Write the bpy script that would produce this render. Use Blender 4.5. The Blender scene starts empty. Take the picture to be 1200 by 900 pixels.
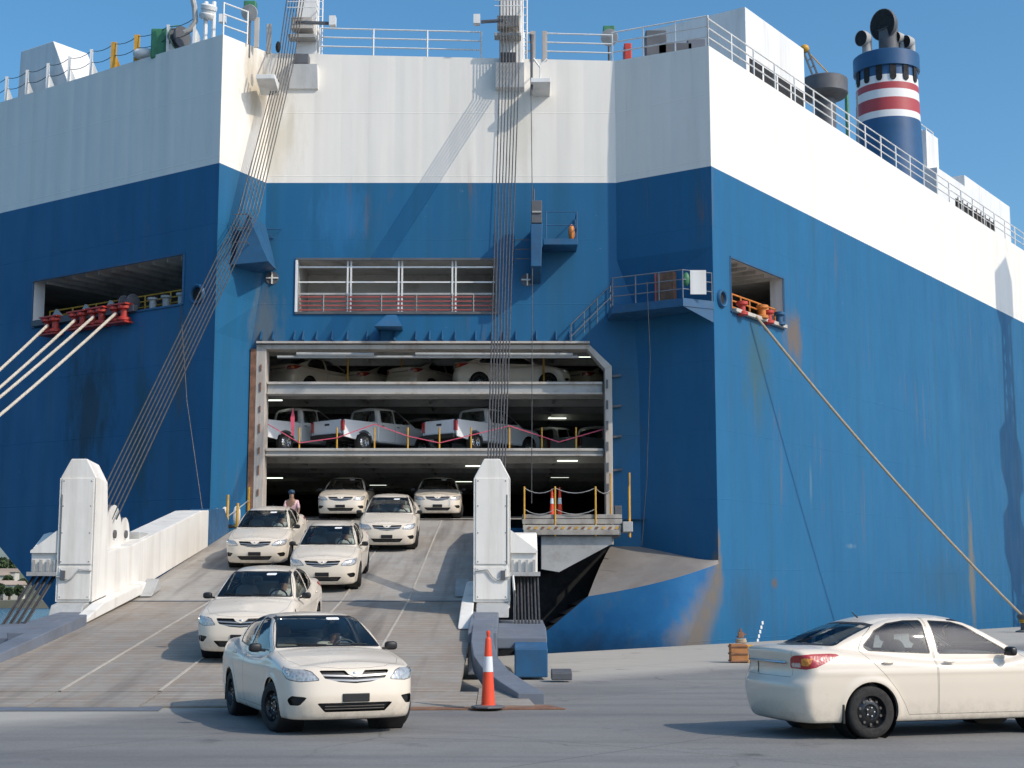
import bpy, math, random
import numpy as np
from mathutils import Vector, Matrix
R = math.radians
random.seed(7)
sc = bpy.context.scene
col = sc.collection

# ------------------------------------------------------------------ camera
F = 1720.0            # focal length, in pixels of the 1200 px wide photograph
HC = 1.85             # eye height above the quay
PITCH = math.atan(235.0 / F)
cd = bpy.data.cameras.new('camera')
cam = bpy.data.objects.new('camera', cd); col.objects.link(cam)
cd.sensor_width = 36.0; cd.lens = F / 1200.0 * 36.0
cd.clip_start = 0.1; cd.clip_end = 20000.0
cam.location = (0, 0, HC); cam.rotation_euler = (R(90) + PITCH, 0, 0)
sc.camera = cam

# ------------------------------------------------------------------ sky, sun, exposure
SUN_AZ, SUN_EL = R(58.0), R(40.0)          # azimuth: to the right of straight behind the camera
to_sun = Vector((math.sin(SUN_AZ) * math.cos(SUN_EL), -math.cos(SUN_AZ) * math.cos(SUN_EL), math.sin(SUN_EL)))
w = bpy.data.worlds.new('World'); sc.world = w; w.use_nodes = True
wn = w.node_tree.nodes; wl = w.node_tree.links
bg = wn['Background']
sky = wn.new('ShaderNodeTexSky'); sky.sky_type = 'NISHITA'; sky.sun_disc = False
sky.sun_elevation = SUN_EL
sky.sun_rotation = math.atan2(to_sun.x, to_sun.y)
sky.air_density = 1.0; sky.dust_density = 2.4; sky.ozone_density = 6.0; sky.altitude = 10
hs = wn.new('ShaderNodeHueSaturation'); hs.inputs['Saturation'].default_value = 1.14; hs.inputs['Hue'].default_value = 0.487
wl.new(sky.outputs[0], hs.inputs['Color']); wl.new(hs.outputs[0], bg.inputs['Color']); bg.inputs['Strength'].default_value = 0.15
sd = bpy.data.lights.new('sun', 'SUN'); sd.energy = 2.5; sd.angle = R(0.53); sd.color = (1.0, 0.90, 0.76)
sun = bpy.data.objects.new('sun', sd); col.objects.link(sun)
sun.rotation_euler = to_sun.to_track_quat('Z', 'Y').to_euler(); sun.location = (60, -40, 80)
sc.view_settings.view_transform = 'Standard'; sc.view_settings.look = 'None'
sc.view_settings.gamma = 1.0; sc.view_settings.use_curve_mapping = False
sc.view_settings.exposure = 0.24
sc.cycles.max_bounces = 8; sc.cycles.transparent_max_bounces = 16
sc.cycles.use_denoising = True

# ------------------------------------------------------------------ helpers: reading a point off the photograph at a known plane
_f = Vector((0, math.cos(PITCH), math.sin(PITCH))); _u = Vector((0, -math.sin(PITCH), math.cos(PITCH)))
CAM = Vector((0, 0, HC))
def ray(px, py): return _f + Vector((1, 0, 0)) * ((px - 600) / F) + _u * ((450 - py) / F)
def onplane(px, py, p0, n):
    d = ray(px, py); n = Vector(n); return CAM + d * ((Vector(p0) - CAM).dot(n) / d.dot(n))
def at(px, py, Y): return onplane(px, py, (0, Y, 0), (0, 1, 0))
def ground(px, py, z=0.0): return onplane(px, py, (0, 0, z), (0, 0, 1))

# ------------------------------------------------------------------ helpers: materials
def nt(name):
    m = bpy.data.materials.new(name); m.use_nodes = True
    return m, m.node_tree.nodes, m.node_tree.links, m.node_tree.nodes['Principled BSDF']
def N(nodes, t, **kw):
    n = nodes.new(t)
    for k, v in kw.items():
        if k.startswith('i_'): n.inputs[k[2:].replace('_', ' ')].default_value = v
        else: setattr(n, k, v)
    return n
def ramp(nodes, links, src, stops):
    r = nodes.new('ShaderNodeValToRGB'); e = r.color_ramp.elements
    while len(e) < len(stops): e.new(0.5)
    for i, (p, c) in enumerate(stops):
        e[i].position = p; e[i].color = (c[0], c[1], c[2], 1) if hasattr(c, '__len__') else (c, c, c, 1)
    links.new(src, r.inputs[0]); return r.outputs[0]
def mixc(nodes, links, fac, a, b, mode='MIX'):
    m = nodes.new('ShaderNodeMix'); m.data_type = 'RGBA'; m.blend_type = mode
    for sock, v in ((m.inputs[0], fac), (m.inputs[6], a), (m.inputs[7], b)):
        if isinstance(v, bpy.types.NodeSocket): links.new(v, sock)
        elif hasattr(v, '__len__'): sock.default_value = (v[0], v[1], v[2], 1)
        else: sock.default_value = v
    return m.outputs[2]
def math_(nodes, links, op, a, b=None, clamp=False):
    m = nodes.new('ShaderNodeMath'); m.operation = op; m.use_clamp = clamp
    for i, v in enumerate((a, b)):
        if v is None: continue
        if isinstance(v, bpy.types.NodeSocket): links.new(v, m.inputs[i])
        else: m.inputs[i].default_value = v
    return m.outputs[0]
def noise(nodes, links, scale, detail=5, rough=0.55, vscale=(1, 1, 1), loc=(0, 0, 0), world=True):
    if world: src = nodes.new('ShaderNodeNewGeometry').outputs['Position']
    else: src = nodes.new('ShaderNodeTexCoord').outputs['Object']
    mp = nodes.new('ShaderNodeMapping'); mp.inputs['Scale'].default_value = vscale; mp.inputs['Location'].default_value = loc
    links.new(src, mp.inputs[0])
    t = N(nodes, 'ShaderNodeTexNoise', i_Scale=scale, i_Detail=detail, i_Roughness=rough)
    links.new(mp.outputs[0], t.inputs['Vector']); return t.outputs['Fac']
def pm(name, c, rough=0.6, metal=0.0, var=0.12, scale=2.0, dirt=None, dirt_amt=0.0, bump=0.0, bscale=30, coat=0.0, world=True, spec=0.5, streak=False):
    """painted / plain surface: base colour with uneven tone, optional grime patches, fine relief"""
    m, n, l, b = nt(name)
    nz = noise(n, l, scale, world=world)
    colr = ramp(n, l, nz, [(0.3, [x * (1 - var) for x in c]), (0.7, [min(1, x * (1 + var)) for x in c])])
    if dirt is not None:
        vs = (1, 1, 0.08) if streak else (1, 1, 1)
        d = noise(n, l, scale * 1.7, detail=8, rough=0.7, vscale=vs, loc=(3, 7, 1), world=world)
        f = ramp(n, l, d, [(0.5, 0.0), (0.75, dirt_amt)])
        colr = mixc(n, l, f, colr, dirt)
    l.new(colr, b.inputs['Base Color'])
    rr = noise(n, l, scale * 3, world=world)
    l.new(ramp(n, l, rr, [(0.3, max(0.02, rough * 0.8)), (0.7, min(1, rough * 1.2))]), b.inputs['Roughness'])
    b.inputs['Metallic'].default_value = metal; b.inputs['Coat Weight'].default_value = coat
    b.inputs['Coat Roughness'].default_value = 0.05; b.inputs['Specular IOR Level'].default_value = spec
    if bump:
        bp = N(n, 'ShaderNodeBump', i_Strength=bump, i_Distance=0.02)
        l.new(noise(n, l, bscale, world=world), bp.inputs['Height']); l.new(bp.outputs[0], b.inputs['Normal'])
    return m

# ------------------------------------------------------------------ helpers: objects
BASE = {}
def tag(o, label=None, cat=None, group=None, kind=None):
    if label: o['label'] = label
    if cat: o['category'] = cat
    if group: o['group'] = group
    if kind: o['kind'] = kind
    return o
def empty(name, loc=(0, 0, 0), parent=None, rz=0.0):
    o = bpy.data.objects.new(name, None); o.empty_display_size = 0.2; col.objects.link(o)
    if parent is not None:
        o.parent = parent; BASE[o] = BASE.get(parent, Vector((0, 0, 0)))
    else:
        o.location = loc; o.rotation_euler = (0, 0, rz); BASE[o] = Vector(loc)
    return o
def thing(name, label, cat, loc=(0, 0, 0), group=None):
    return tag(empty(name, loc), label, cat, group)
class MB:
    """collects shapes in world (or thing) coordinates; build() links them as one mesh"""
    def __init__(s): s.v = []; s.f = []
    def add(s, vs, fs):
        o = len(s.v); s.v += [tuple(x) for x in vs]; s.f += [tuple(i + o for i in f) for f in fs]; return s
    def quad(s, *p): return s.add(p, [tuple(range(len(p)))])
    def box(s, x0, x1, y0, y1, z0, z1):
        return s.add([(x0,y0,z0),(x1,y0,z0),(x1,y1,z0),(x0,y1,z0),(x0,y0,z1),(x1,y0,z1),(x1,y1,z1),(x0,y1,z1)],
                     [(0,3,2,1),(4,5,6,7),(0,1,5,4),(1,2,6,5),(2,3,7,6),(3,0,4,7)])
    def hexa(s, bot, top):
        """two matching quads (counter-clockwise from above)"""
        return s.add(list(bot) + list(top), [(3,2,1,0),(4,5,6,7),(0,1,5,4),(1,2,6,5),(2,3,7,6),(3,0,4,7)])
    def prism(s, poly, vec):
        n = len(poly); vec = Vector(vec); a = [Vector(p) for p in poly]; b = [p + vec for p in a]
        return s.add(a + b, [tuple(range(n))[::-1], tuple(range(n, 2*n))] + [(i, (i+1) % n, n + (i+1) % n, n + i) for i in range(n)])
    def bar(s, p, q, w, h=None, up=(0, 0, 1)):
        """rectangular bar from p to q"""
        p = Vector(p); q = Vector(q); h = h or w; d = (q - p).normalized(); u = Vector(up)
        if abs(d.dot(u)) > 0.98: u = Vector((1, 0, 0)) if abs(d.x) < 0.9 else Vector((0, 1, 0))
        a = d.cross(u).normalized() * (w / 2); b = a.cross(d).normalized() * (h / 2)
        return s.prism([p - a - b, p + a - b, p + a + b, p - a + b], q - p)
    def tube(s, pts, r, n=6, close=True):
        pts = [Vector(p) for p in pts]; m = len(pts); rs = r if hasattr(r, '__len__') else [r] * m; o = len(s.v)
        ref = None
        for i, p in enumerate(pts):
            d = (pts[min(i+1, m-1)] - pts[max(i-1, 0)]).normalized()
            if ref is None: ref = Vector((0, 0, 1)) if abs(d.z) < 0.9 else Vector((1, 0, 0))
            a = d.cross(ref).normalized(); b = d.cross(a).normalized(); ref = -b if b.dot(ref) < 0 else b
            for k in range(n):
                t = 2 * math.pi * k / n; s.v.append(tuple(p + (a * math.cos(t) + b * math.sin(t)) * rs[i]))
        for i in range(m - 1):
            for k in range(n):
                k2 = (k + 1) % n; s.f.append((o+i*n+k, o+i*n+k2, o+(i+1)*n+k2, o+(i+1)*n+k))
        if close:
            s.f.append(tuple(range(o, o+n))[::-1]); s.f.append(tuple(range(o+(m-1)*n, o+m*n)))
        return s
    def lathe(s, prof, c, axis=(0, 0, 1), n=24, cap=False):
        """profile of (radius, height) turned about an axis through c"""
        c = Vector(c); z = Vector(axis).normalized(); x = z.cross(Vector((0, 1, 0)) if abs(z.y) < 0.9 else Vector((1, 0, 0))).normalized(); y = z.cross(x)
        o = len(s.v); m = len(prof)
        for r, h in prof:
            for k in range(n):
                t = 2*math.pi*k/n; s.v.append(tuple(c + z*h + (x*math.cos(t) + y*math.sin(t))*r))
        for i in range(m-1):
            for k in range(n):
                k2 = (k+1) % n; s.f.append((o+i*n+k, o+i*n+k2, o+(i+1)*n+k2, o+(i+1)*n+k))
        if cap:
            s.f.append(tuple(range(o, o+n))[::-1]); s.f.append(tuple(range(o+(m-1)*n, o+m*n)))
        return s
    def build(s, name, mat, parent=None, smooth=False, bevel=0.0, loc=None):
        me = bpy.data.meshes.new(name)
        off = BASE.get(parent, Vector((0, 0, 0))) if parent is not None else Vector(loc or (0, 0, 0))
        me.from_pydata([(a[0]-off.x, a[1]-off.y, a[2]-off.z) for a in s.v], [], s.f); me.validate()
        o = bpy.data.objects.new(name, me); col.objects.link(o); me.materials.append(mat)
        if parent is not None: o.parent = parent; BASE[o] = off
        else: o.location = off; BASE[o] = off
        import bmesh
        bm = bmesh.new(); bm.from_mesh(me); bmesh.ops.recalc_face_normals(bm, faces=bm.faces); bm.to_mesh(me); bm.free()
        if smooth:
            me.polygons.foreach_set('use_smooth', [True] * len(me.polygons))
            me.set_sharp_from_angle(angle=R(40))
        if bevel:
            md = o.modifiers.new('edge', 'BEVEL'); md.width = bevel; md.segments = 2; md.limit_method = 'ANGLE'; md.angle_limit = R(35)
        return o
def part(name, mat, parent, fn, smooth=False, bevel=0.0):
    m = MB(); fn(m); return m.build(name, mat, parent, smooth, bevel)
def children(o): return [c for c in bpy.data.objects if c.parent == o]
def copy_tree(o, kids, parent=None):
    c = o.copy(); col.objects.link(c); c.parent = parent
    for ch in kids.get(o, ()): copy_tree(ch, kids, c)
    return c
def kid_map():
    k = {}
    for o in bpy.data.objects:
        if o.parent: k.setdefault(o.parent, []).append(o)
    return k
def sphere(m, c, rx, ry, rz, n=14, k=9, e=1.0):
    pw = lambda v: math.copysign(abs(v) ** e, v)
    o = len(m.v)
    for i in range(k + 1):
        a = math.pi * i / k - math.pi / 2
        for j in range(n):
            t = 2*math.pi*j/n
            m.v.append((c[0]+rx*pw(math.cos(a))*pw(math.cos(t)), c[1]+ry*pw(math.cos(a))*pw(math.sin(t)), c[2]+rz*pw(math.sin(a))))
    for i in range(k):
        for j in range(n):
            j2 = (j+1) % n; m.f.append((o+i*n+j, o+i*n+j2, o+(i+1)*n+j2, o+(i+1)*n+j))
    return m
MB.sphere = sphere
# ================================================================== materials of the place
def add_stains(n, l, colr, stains):
    for (p, sz, cc, amt, *na) in stains:
        gg = n.new('ShaderNodeNewGeometry'); mp = n.new('ShaderNodeMapping'); mp.vector_type = 'TEXTURE'; mp.inputs['Location'].default_value = p; mp.inputs['Scale'].default_value = sz; l.new(gg.outputs['Position'], mp.inputs[0])
        ln = n.new('ShaderNodeVectorMath'); ln.operation = 'LENGTH'; l.new(mp.outputs[0], ln.inputs[0])
        sn = noise(n, l, 2.2, detail=8, rough=0.7, vscale=(1, 1, 0.25), loc=(p[0], 0, 0))
        d_ = math_(n, l, 'ADD', ln.outputs['Value'], math_(n, l, 'MULTIPLY', math_(n, l, 'SUBTRACT', sn, 0.5), na[0] if na else 2.4))
        colr = mixc(n, l, ramp(n, l, d_, [(0.25, amt), (1.0, 0.0)]), colr, cc)
    return colr
_bx = [(0.05, 3.3, .10, .55), (-.02, 2.6, .22, .5), (-.15, 2.0, .45, .6), (-.55, 1.45, .62, .6), (-1.0, .9, .75, .65), (-1.5, .35, .85, .7), (-2.0, -.2, .95, .8), (-2.5, -.9, 1.0, .9)]
BAND = tuple(((7.04 + .5722*t, 50.4 + .8201*t, z), (w_*1.35, w_*1.75, h_), (0.155, 0.130, 0.105), 0.92, 1.1) for t, z, w_, h_ in _bx)     # scraped, rusting turn of the hull
def hull_paint(name, c, c2, streak_c, streak, rough, rust=0.0, blotch=0.35, spots=0.0, wave=0.3, stains=(), ribs=0.15):
    m, n, l, b = nt(name)
    big = noise(n, l, 0.22, detail=6, rough=0.6, vscale=(1, 1, 0.5))
    colr = mixc(n, l, ramp(n, l, big, [(0.36, 0.0), (0.66, blotch)]), c, c2)
    mid = noise(n, l, 0.9, detail=5, rough=0.6, vscale=(1, 1, 0.35), loc=(4, 1, 9))
    colr = mixc(n, l, ramp(n, l, mid, [(0.45, 0.0), (0.75, blotch)]), colr, [x*0.86 for x in c])
    st = noise(n, l, 1.6, detail=6, rough=0.65, vscale=(1, 1, 0.035), loc=(9, 2, 0))
    colr = mixc(n, l, ramp(n, l, st, [(0.48, 0.0), (0.72, streak)]), colr, streak_c)
    if rust:
        rs = noise(n, l, 2.6, detail=9, rough=0.72, vscale=(1, 1, 0.06), loc=(1, 5, 0.4))
        msk = noise(n, l, 0.35, detail=3, loc=(2, 2, 2))
        f = math_(n, l, 'MULTIPLY', ramp(n, l, rs, [(0.56, 0.0), (0.72, 1.0)]), ramp(n, l, msk, [(0.48, 0.0), (0.62, rust)]))
        colr = mixc(n, l, f, colr, (0.20, 0.115, 0.06))
    if spots:
        sp = noise(n, l, 1.1, detail=10, rough=0.8, vscale=(1, 1, 1.6), loc=(8, 8, 8))
        colr = mixc(n, l, ramp(n, l, sp, [(0.66, 0.0), (0.70, spots)]), colr, (0.45, 0.50, 0.52))
    colr = add_stains(n, l, colr, stains)
    l.new(colr, b.inputs['Base Color'])
    l.new(ramp(n, l, mid, [(0.3, rough*0.8), (0.7, rough*1.15)]), b.inputs['Roughness']); b.inputs['Specular IOR Level'].default_value = 0.28
    # plating: frames every 0.8 m show as soft vertical waves
    g = n.new('ShaderNodeNewGeometry'); sx = n.new('ShaderNodeSeparateXYZ'); l.new(g.outputs['Position'], sx.inputs[0])
    wv = noise(n, l, 0.9, detail=2, rough=0.45, vscale=(1, 1, 0.07), loc=(0, 0, 3))
    tt = math_(n, l, 'ADD', math_(n, l, 'MULTIPLY', sx.outputs[0], -0.8206), math_(n, l, 'MULTIPLY', sx.outputs[1], 0.5715))
    rib = math_(n, l, 'ABSOLUTE', math_(n, l, 'SINE', math_(n, l, 'MULTIPLY', tt, math.pi/0.82)))
    wv = math_(n, l, 'ADD', wv, math_(n, l, 'MULTIPLY', rib, math_(n, l, 'MULTIPLY', noise(n, l, 0.5, detail=2, vscale=(1, 1, 0.6), loc=(6, 6, 6)), ribs)))
    bp = N(n, 'ShaderNodeBump', i_Strength=wave, i_Distance=0.16); l.new(wv, bp.inputs['Height'])
    # welded plate seams: level lines every 2.4 m, a little uneven
    zz = math_(n, l, 'ADD', sx.outputs[2], math_(n, l, 'MULTIPLY', mid, 0.03))
    fr = math_(n, l, 'FRACT', math_(n, l, 'MULTIPLY', zz, 1/2.4))
    sm = ramp(n, l, fr, [(0.0, 1.0), (0.008, 0.0), (0.992, 0.0), (1.0, 1.0)])
    bp2 = N(n, 'ShaderNodeBump', i_Strength=0.35, i_Distance=0.02); l.new(sm, bp2.inputs['Height']); l.new(bp.outputs[0], bp2.inputs['Normal'])
    l.new(bp2.outputs[0], b.inputs['Normal']); return m
M = dict(
    hblue=hull_paint('blue_hull_paint', (0.015, 0.118, 0.255), (0.020, 0.148, 0.300), (0.022, 0.098, 0.165), 0.55, 0.50, rust=0.5, spots=0.22, wave=0.25, ribs=0.12, stains=(
        ((10.9, 55.9, 11.3), (1.0, 1.2, 1.3), (0.17, 0.115, 0.07), 0.85), ((9.0, 53.2, 9.8), (1.3, 1.5, 2.6), (0.05, 0.11, 0.12), 0.7), ((8.2, 52.0, 1.2), (1.6, 2.0, 1.6), (0.03, 0.07, 0.11), 0.4),
        ((-9.0, 52.6, 11.2), (0.7, 1.2, 2.2), (0.12, 0.15, 0.17), 0.8), ((-15.6, 53.7, 8.2), (1.4, 1.4, 3.4), (0.010, 0.035, 0.055), 0.8), ((-13.2, 52.1, 7.0), (0.8, 1.0, 3.0), (0.03, 0.07, 0.07), 0.6),
        ((-11.6, 51.0, 9.6), (0.5, 0.6, 2.0), (0.09, 0.085, 0.07), 0.6), ((4.0, 52.4, 8.0), (0.9, 1.0, 3.0), (0.03, 0.10, 0.16), 0.6), ((20.5, 69.5, 2.0), (5.0, 5.0, 1.5), (0.030, 0.085, 0.14), 0.4),
        ((-6.2, 52.6, 15.2), (1.2, 1.0, 1.6), (0.03, 0.17, 0.36), 0.7), ((22.6, 72.7, 2.4), (0.45, 0.6, 4.2), (0.17, 0.155, 0.12), 0.9), ((11.6, 56.9, 5.6), (0.12, 0.16, 0.9), (0.10, 0.20, 0.28), 0.6), ((13.8, 60.1, 3.4), (0.6, 0.7, 0.12), (0.13, 0.22, 0.29), 0.6), ((9.6, 54.0, 1.9), (0.3, 0.4, 0.25), (0.13, 0.085, 0.05), 0.8)) + BAND),
    hwhite=hull_paint('white_hull_paint', (0.86, 0.82, 0.745), (0.81, 0.78, 0.715), (0.70, 0.655, 0.58), 0.35, 0.45, rust=0.16, blotch=0.35, wave=0.34, ribs=0.30, stains=(
        ((-9.3, 51.9, 19.9), (1.3, 1.2, 1.5), (0.50, 0.42, 0.30), 0.8), ((-8.6, 52.6, 18.2), (0.9, 1.0, 1.8), (0.68, 0.62, 0.50), 0.7), ((0.2, 52.6, 18.5), (0.8, 1.0, 2.0), (0.66, 0.62, 0.52), 0.6))),
    white=pm('white_steel_paint', (0.78, 0.775, 0.75), 0.45, var=0.05, scale=0.8, dirt=(0.42, 0.38, 0.31), dirt_amt=0.55, streak=True, bump=0.08, bscale=6),
    wworn=pm('worn_white_ramp_paint', (0.80, 0.765, 0.70), 0.5, var=0.06, scale=0.9, dirt=(0.40, 0.33, 0.26), dirt_amt=0.5, streak=True, bump=0.12, bscale=5),
    grey=pm('light_grey_steel', (0.40, 0.40, 0.385), 0.6, var=0.10, scale=0.9, dirt=(0.18, 0.15, 0.12), dirt_amt=0.6),
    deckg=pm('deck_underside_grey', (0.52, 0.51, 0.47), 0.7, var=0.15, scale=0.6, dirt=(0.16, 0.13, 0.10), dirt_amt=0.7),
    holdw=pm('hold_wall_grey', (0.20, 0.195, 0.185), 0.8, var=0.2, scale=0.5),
    frame=pm('door_frame_stone_grey', (0.50, 0.46, 0.41), 0.6, var=0.10, scale=1.2, dirt=(0.25, 0.14, 0.08), dirt_amt=0.75, streak=True),
    rust=pm('rusty_edge', (0.22, 0.11, 0.065), 0.85, var=0.35, scale=4, bump=0.4, bscale=20),
    shelf=pm('worn_grey_hull', (0.215, 0.200, 0.185), 0.75, var=0.15, scale=0.7, dirt=(0.16, 0.13, 0.11), dirt_amt=0.6, bump=0.15, bscale=5),
    dgrey=pm('dark_grey_steel', (0.10, 0.105, 0.115), 0.55, var=0.2, scale=1.5, dirt=(0.16, 0.12, 0.09), dirt_amt=0.5),
    bgrey=pm('blue_grey_steel', (0.145, 0.165, 0.20), 0.6, var=0.15, scale=1.1, dirt=(0.17, 0.14, 0.11), dirt_amt=0.5),
    bluep=pm('blue_steel_paint', (0.018, 0.095, 0.205), 0.5, var=0.2, scale=1.3, dirt=(0.08, 0.08, 0.08), dirt_amt=0.4),
    black=pm('black_opening', (0.012, 0.012, 0.013), 0.8),
    redp=pm('red_paint', (0.50, 0.045, 0.030), 0.5, var=0.15, scale=3, dirt=(0.15, 0.05, 0.03), dirt_amt=0.4),
    redbar=pm('faded_red_rail', (0.33, 0.075, 0.065), 0.6, var=0.2, scale=2),
    yellow=pm('yellow_paint', (0.62, 0.33, 0.035), 0.55, var=0.15, scale=4, dirt=(0.25, 0.15, 0.06), dirt_amt=0.6),
    orange=pm('orange_rail_paint', (0.60, 0.20, 0.035), 0.55, var=0.15, scale=4),
    green=pm('green_machine_paint', (0.05, 0.20, 0.10), 0.5, var=0.2, scale=3),
    wire=pm('greased_wire_rope', (0.075, 0.072, 0.072), 0.55, metal=0.4, var=0.3, scale=8),
    rope=pm('pale_mooring_rope', (0.62, 0.55, 0.45), 0.9, var=0.15, scale=10, bump=0.6, bscale=40),
    brope=pm('tan_mooring_rope', (0.40, 0.32, 0.22), 0.9, var=0.15, scale=10, bump=0.6, bscale=40),
    pink=pm('pink_barrier_tape', (0.70, 0.10, 0.16), 0.6, var=0.1, scale=3),
    cone=pm('orange_cone_plastic', (0.78, 0.075, 0.025), 0.5, var=0.08, scale=5, dirt=(0.3, 0.08, 0.04), dirt_amt=0.3),
    refl=pm('white_reflective_band', (0.72, 0.74, 0.76), 0.35, var=0.04),
    brown=pm('orange_brown_crate', (0.40, 0.17, 0.06), 0.7, var=0.2, scale=5),
    fblue=pm('funnel_blue', (0.020, 0.085, 0.20), 0.4, var=0.12, scale=0.8),
    fred=pm('funnel_red', (0.42, 0.055, 0.06), 0.45, var=0.1, scale=0.8),
    fwhite=pm('funnel_white', (0.78, 0.77, 0.75), 0.45, var=0.05, scale=0.8),
)
def lampmat():
    m, n, l, b = nt('strip_lamp'); b.inputs['Base Color'].default_value = (0.8, 0.85, 0.78, 1)
    b.inputs['Emission Color'].default_value = (0.92, 1.0, 0.86, 1); b.inputs['Emission Strength'].default_value = 1.6; return m
M['lamp'] = lampmat()
# quay concrete: poured bays, tyre marks, damp patches
def quay_mat():
    m, n, l, b = nt('quay_concrete')
    a = noise(n, l, 0.10, detail=6, rough=0.62); c = noise(n, l, 0.8, detail=8, rough=0.7, loc=(5, 5, 0)); f = noise(n, l, 18, detail=4)
    colr = ramp(n, l, a, [(0.30, (0.172, 0.166, 0.158)), (0.55, (0.225, 0.216, 0.202)), (0.75, (0.275, 0.258, 0.235))])
    colr = mixc(n, l, ramp(n, l, c, [(0.42, 0.0), (0.72, 0.40)]), colr, (0.118, 0.113, 0.108))
    colr = mixc(n, l, ramp(n, l, f, [(0.4, 0.0), (0.8, 0.4)]), colr, (0.29, 0.28, 0.265))
    colr = mixc(n, l, ramp(n, l, noise(n, l, 45, detail=3, rough=.7), [(0.52, 0.0), (0.70, 0.5)]), colr, (0.09, 0.088, 0.085))
    # sweeping tyre marks
    g = n.new('ShaderNodeNewGeometry'); mp = n.new('ShaderNodeMapping'); mp.inputs['Rotation'].default_value = (0, 0, R(14)); mp.inputs['Scale'].default_value = (0.05, 0.85, 1); l.new(g.outputs['Position'], mp.inputs[0])
    tn = N(n, 'ShaderNodeTexNoise', i_Scale=1.0, i_Detail=6, i_Roughness=0.6, i_Distortion=0.4); l.new(mp.outputs[0], tn.inputs['Vector'])
    colr = mixc(n, l, ramp(n, l, tn.outputs['Fac'], [(0.50, 0.0), (0.66, 0.45)]), colr, (0.105, 0.105, 0.108))
    # lighter, older concrete along the quay edge
    sx = n.new('ShaderNodeSeparateXYZ'); l.new(g.outputs['Position'], sx.inputs[0])
    d = math_(n, l, 'ADD', math_(n, l, 'MULTIPLY', sx.outputs[0], QN[0]), math_(n, l, 'MULTIPLY', sx.outputs[1], QN[1]))
    d = math_(n, l, 'SUBTRACT', d, QN[0]*Q0[0] + QN[1]*Q0[1])
    d = math_(n, l, 'ADD', d, math_(n, l, 'MULTIPLY', c, 1.2))
    colr = mixc(n, l, ramp(n, l, math_(n, l, 'MULTIPLY', d, 0.05), [(0.36, 0.75), (0.44, 0.0)]), colr, (0.47, 0.435, 0.375))
    # expansion joints
    br = N(n, 'ShaderNodeTexBrick', i_Scale=1.0); br.offset = 0.0
    mp2 = n.new('ShaderNodeMapping'); mp2.inputs['Rotation'].default_value = (0, 0, -math.atan2(QD[1], QD[0])); l.new(g.outputs['Position'], mp2.inputs[0]); l.new(mp2.outputs[0], br.inputs['Vector'])
    br.inputs['Brick Width'].default_value = 7.0; br.inputs['Row Height'].default_value = 5.0; br.inputs['Mortar Size'].default_value = 0.018; br.inputs['Mortar Smooth'].default_value = 0.3
    colr = mixc(n, l, math_(n, l, 'MULTIPLY', br.outputs['Fac'], 0.55), colr, (0.07, 0.068, 0.066))
    # cracks, oil spots, repair patches
    wob = n.new('ShaderNodeVectorMath'); wob.operation = 'ADD'; l.new(g.outputs['Position'], wob.inputs[0])
    nzc = N(n, 'ShaderNodeTexNoise', i_Scale=0.9, i_Detail=4); l.new(g.outputs['Position'], nzc.inputs['Vector']); l.new(nzc.outputs['Color'], wob.inputs[1])
    vo = N(n, 'ShaderNodeTexVoronoi', i_Scale=0.22); vo.feature = 'DISTANCE_TO_EDGE'; l.new(wob.outputs[0], vo.inputs['Vector'])
    ck = math_(n, l, 'MULTIPLY', ramp(n, l, vo.outputs['Distance'], [(0.0, 1.0), (0.006, 0.0)]), ramp(n, l, a, [(0.45, 0.0), (0.6, 0.7)]))
    colr = mixc(n, l, ck, colr, (0.06, 0.058, 0.055))
    sp = N(n, 'ShaderNodeTexVoronoi', i_Scale=0.55); l.new(wob.outputs[0], sp.inputs['Vector'])
    colr = mixc(n, l, math_(n, l, 'MULTIPLY', ramp(n, l, sp.outputs['Distance'], [(0.07, 0.75), (0.16, 0.0)]), ramp(n, l, c, [(0.45, 0.0), (0.55, 1.0)])), colr, (0.055, 0.053, 0.052))
    mp3 = n.new('ShaderNodeMapping'); mp3.inputs['Rotation'].default_value = (0, 0, 0.5); mp3.inputs['Scale'].default_value = (0.16, 0.24, 1); l.new(g.outputs['Position'], mp3.inputs[0])
    pv = N(n, 'ShaderNodeTexVoronoi', i_Scale=1.0); pv.distance = 'CHEBYCHEV'; l.new(mp3.outputs[0], pv.inputs['Vector']); sc_ = n.new('ShaderNodeSeparateColor'); l.new(pv.outputs['Color'], sc_.inputs[0])
    colr = mixc(n, l, math_(n, l, 'MULTIPLY', ramp(n, l, sc_.outputs[0], [(0.72, 0.0), (0.74, 0.35)]), ramp(n, l, pv.outputs['Distance'], [(0.36, 1.0), (0.38, 0.0)])), colr, (0.15, 0.145, 0.14))
    l.new(colr, b.inputs['Base Color']); l.new(ramp(n, l, c, [(0.3, 0.62), (0.7, 0.9)]), b.inputs['Roughness'])
    bp = N(n, 'ShaderNodeBump', i_Strength=0.3, i_Distance=0.02); l.new(f, bp.inputs['Height']); l.new(bp.outputs[0], b.inputs['Normal']); return m
Q0 = (7.41, 47.92); QD = (0.648, 0.762); QN = (0.762, -0.648)     # quay edge: a point, its direction, inland normal
M['quay'] = quay_mat()
def water_mat():
    m, n, l, b = nt('harbour_water'); b.inputs['Base Color'].default_value = (0.015, 0.06, 0.10, 1); b.inputs['Roughness'].default_value = 0.16
    bp = N(n, 'ShaderNodeBump', i_Strength=1.0, i_Distance=0.5); l.new(noise(n, l, 0.7, detail=6, vscale=(1, 1.6, 1)), bp.inputs['Height']); l.new(bp.outputs[0], b.inputs['Normal']); return m
M['water'] = water_mat()
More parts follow.
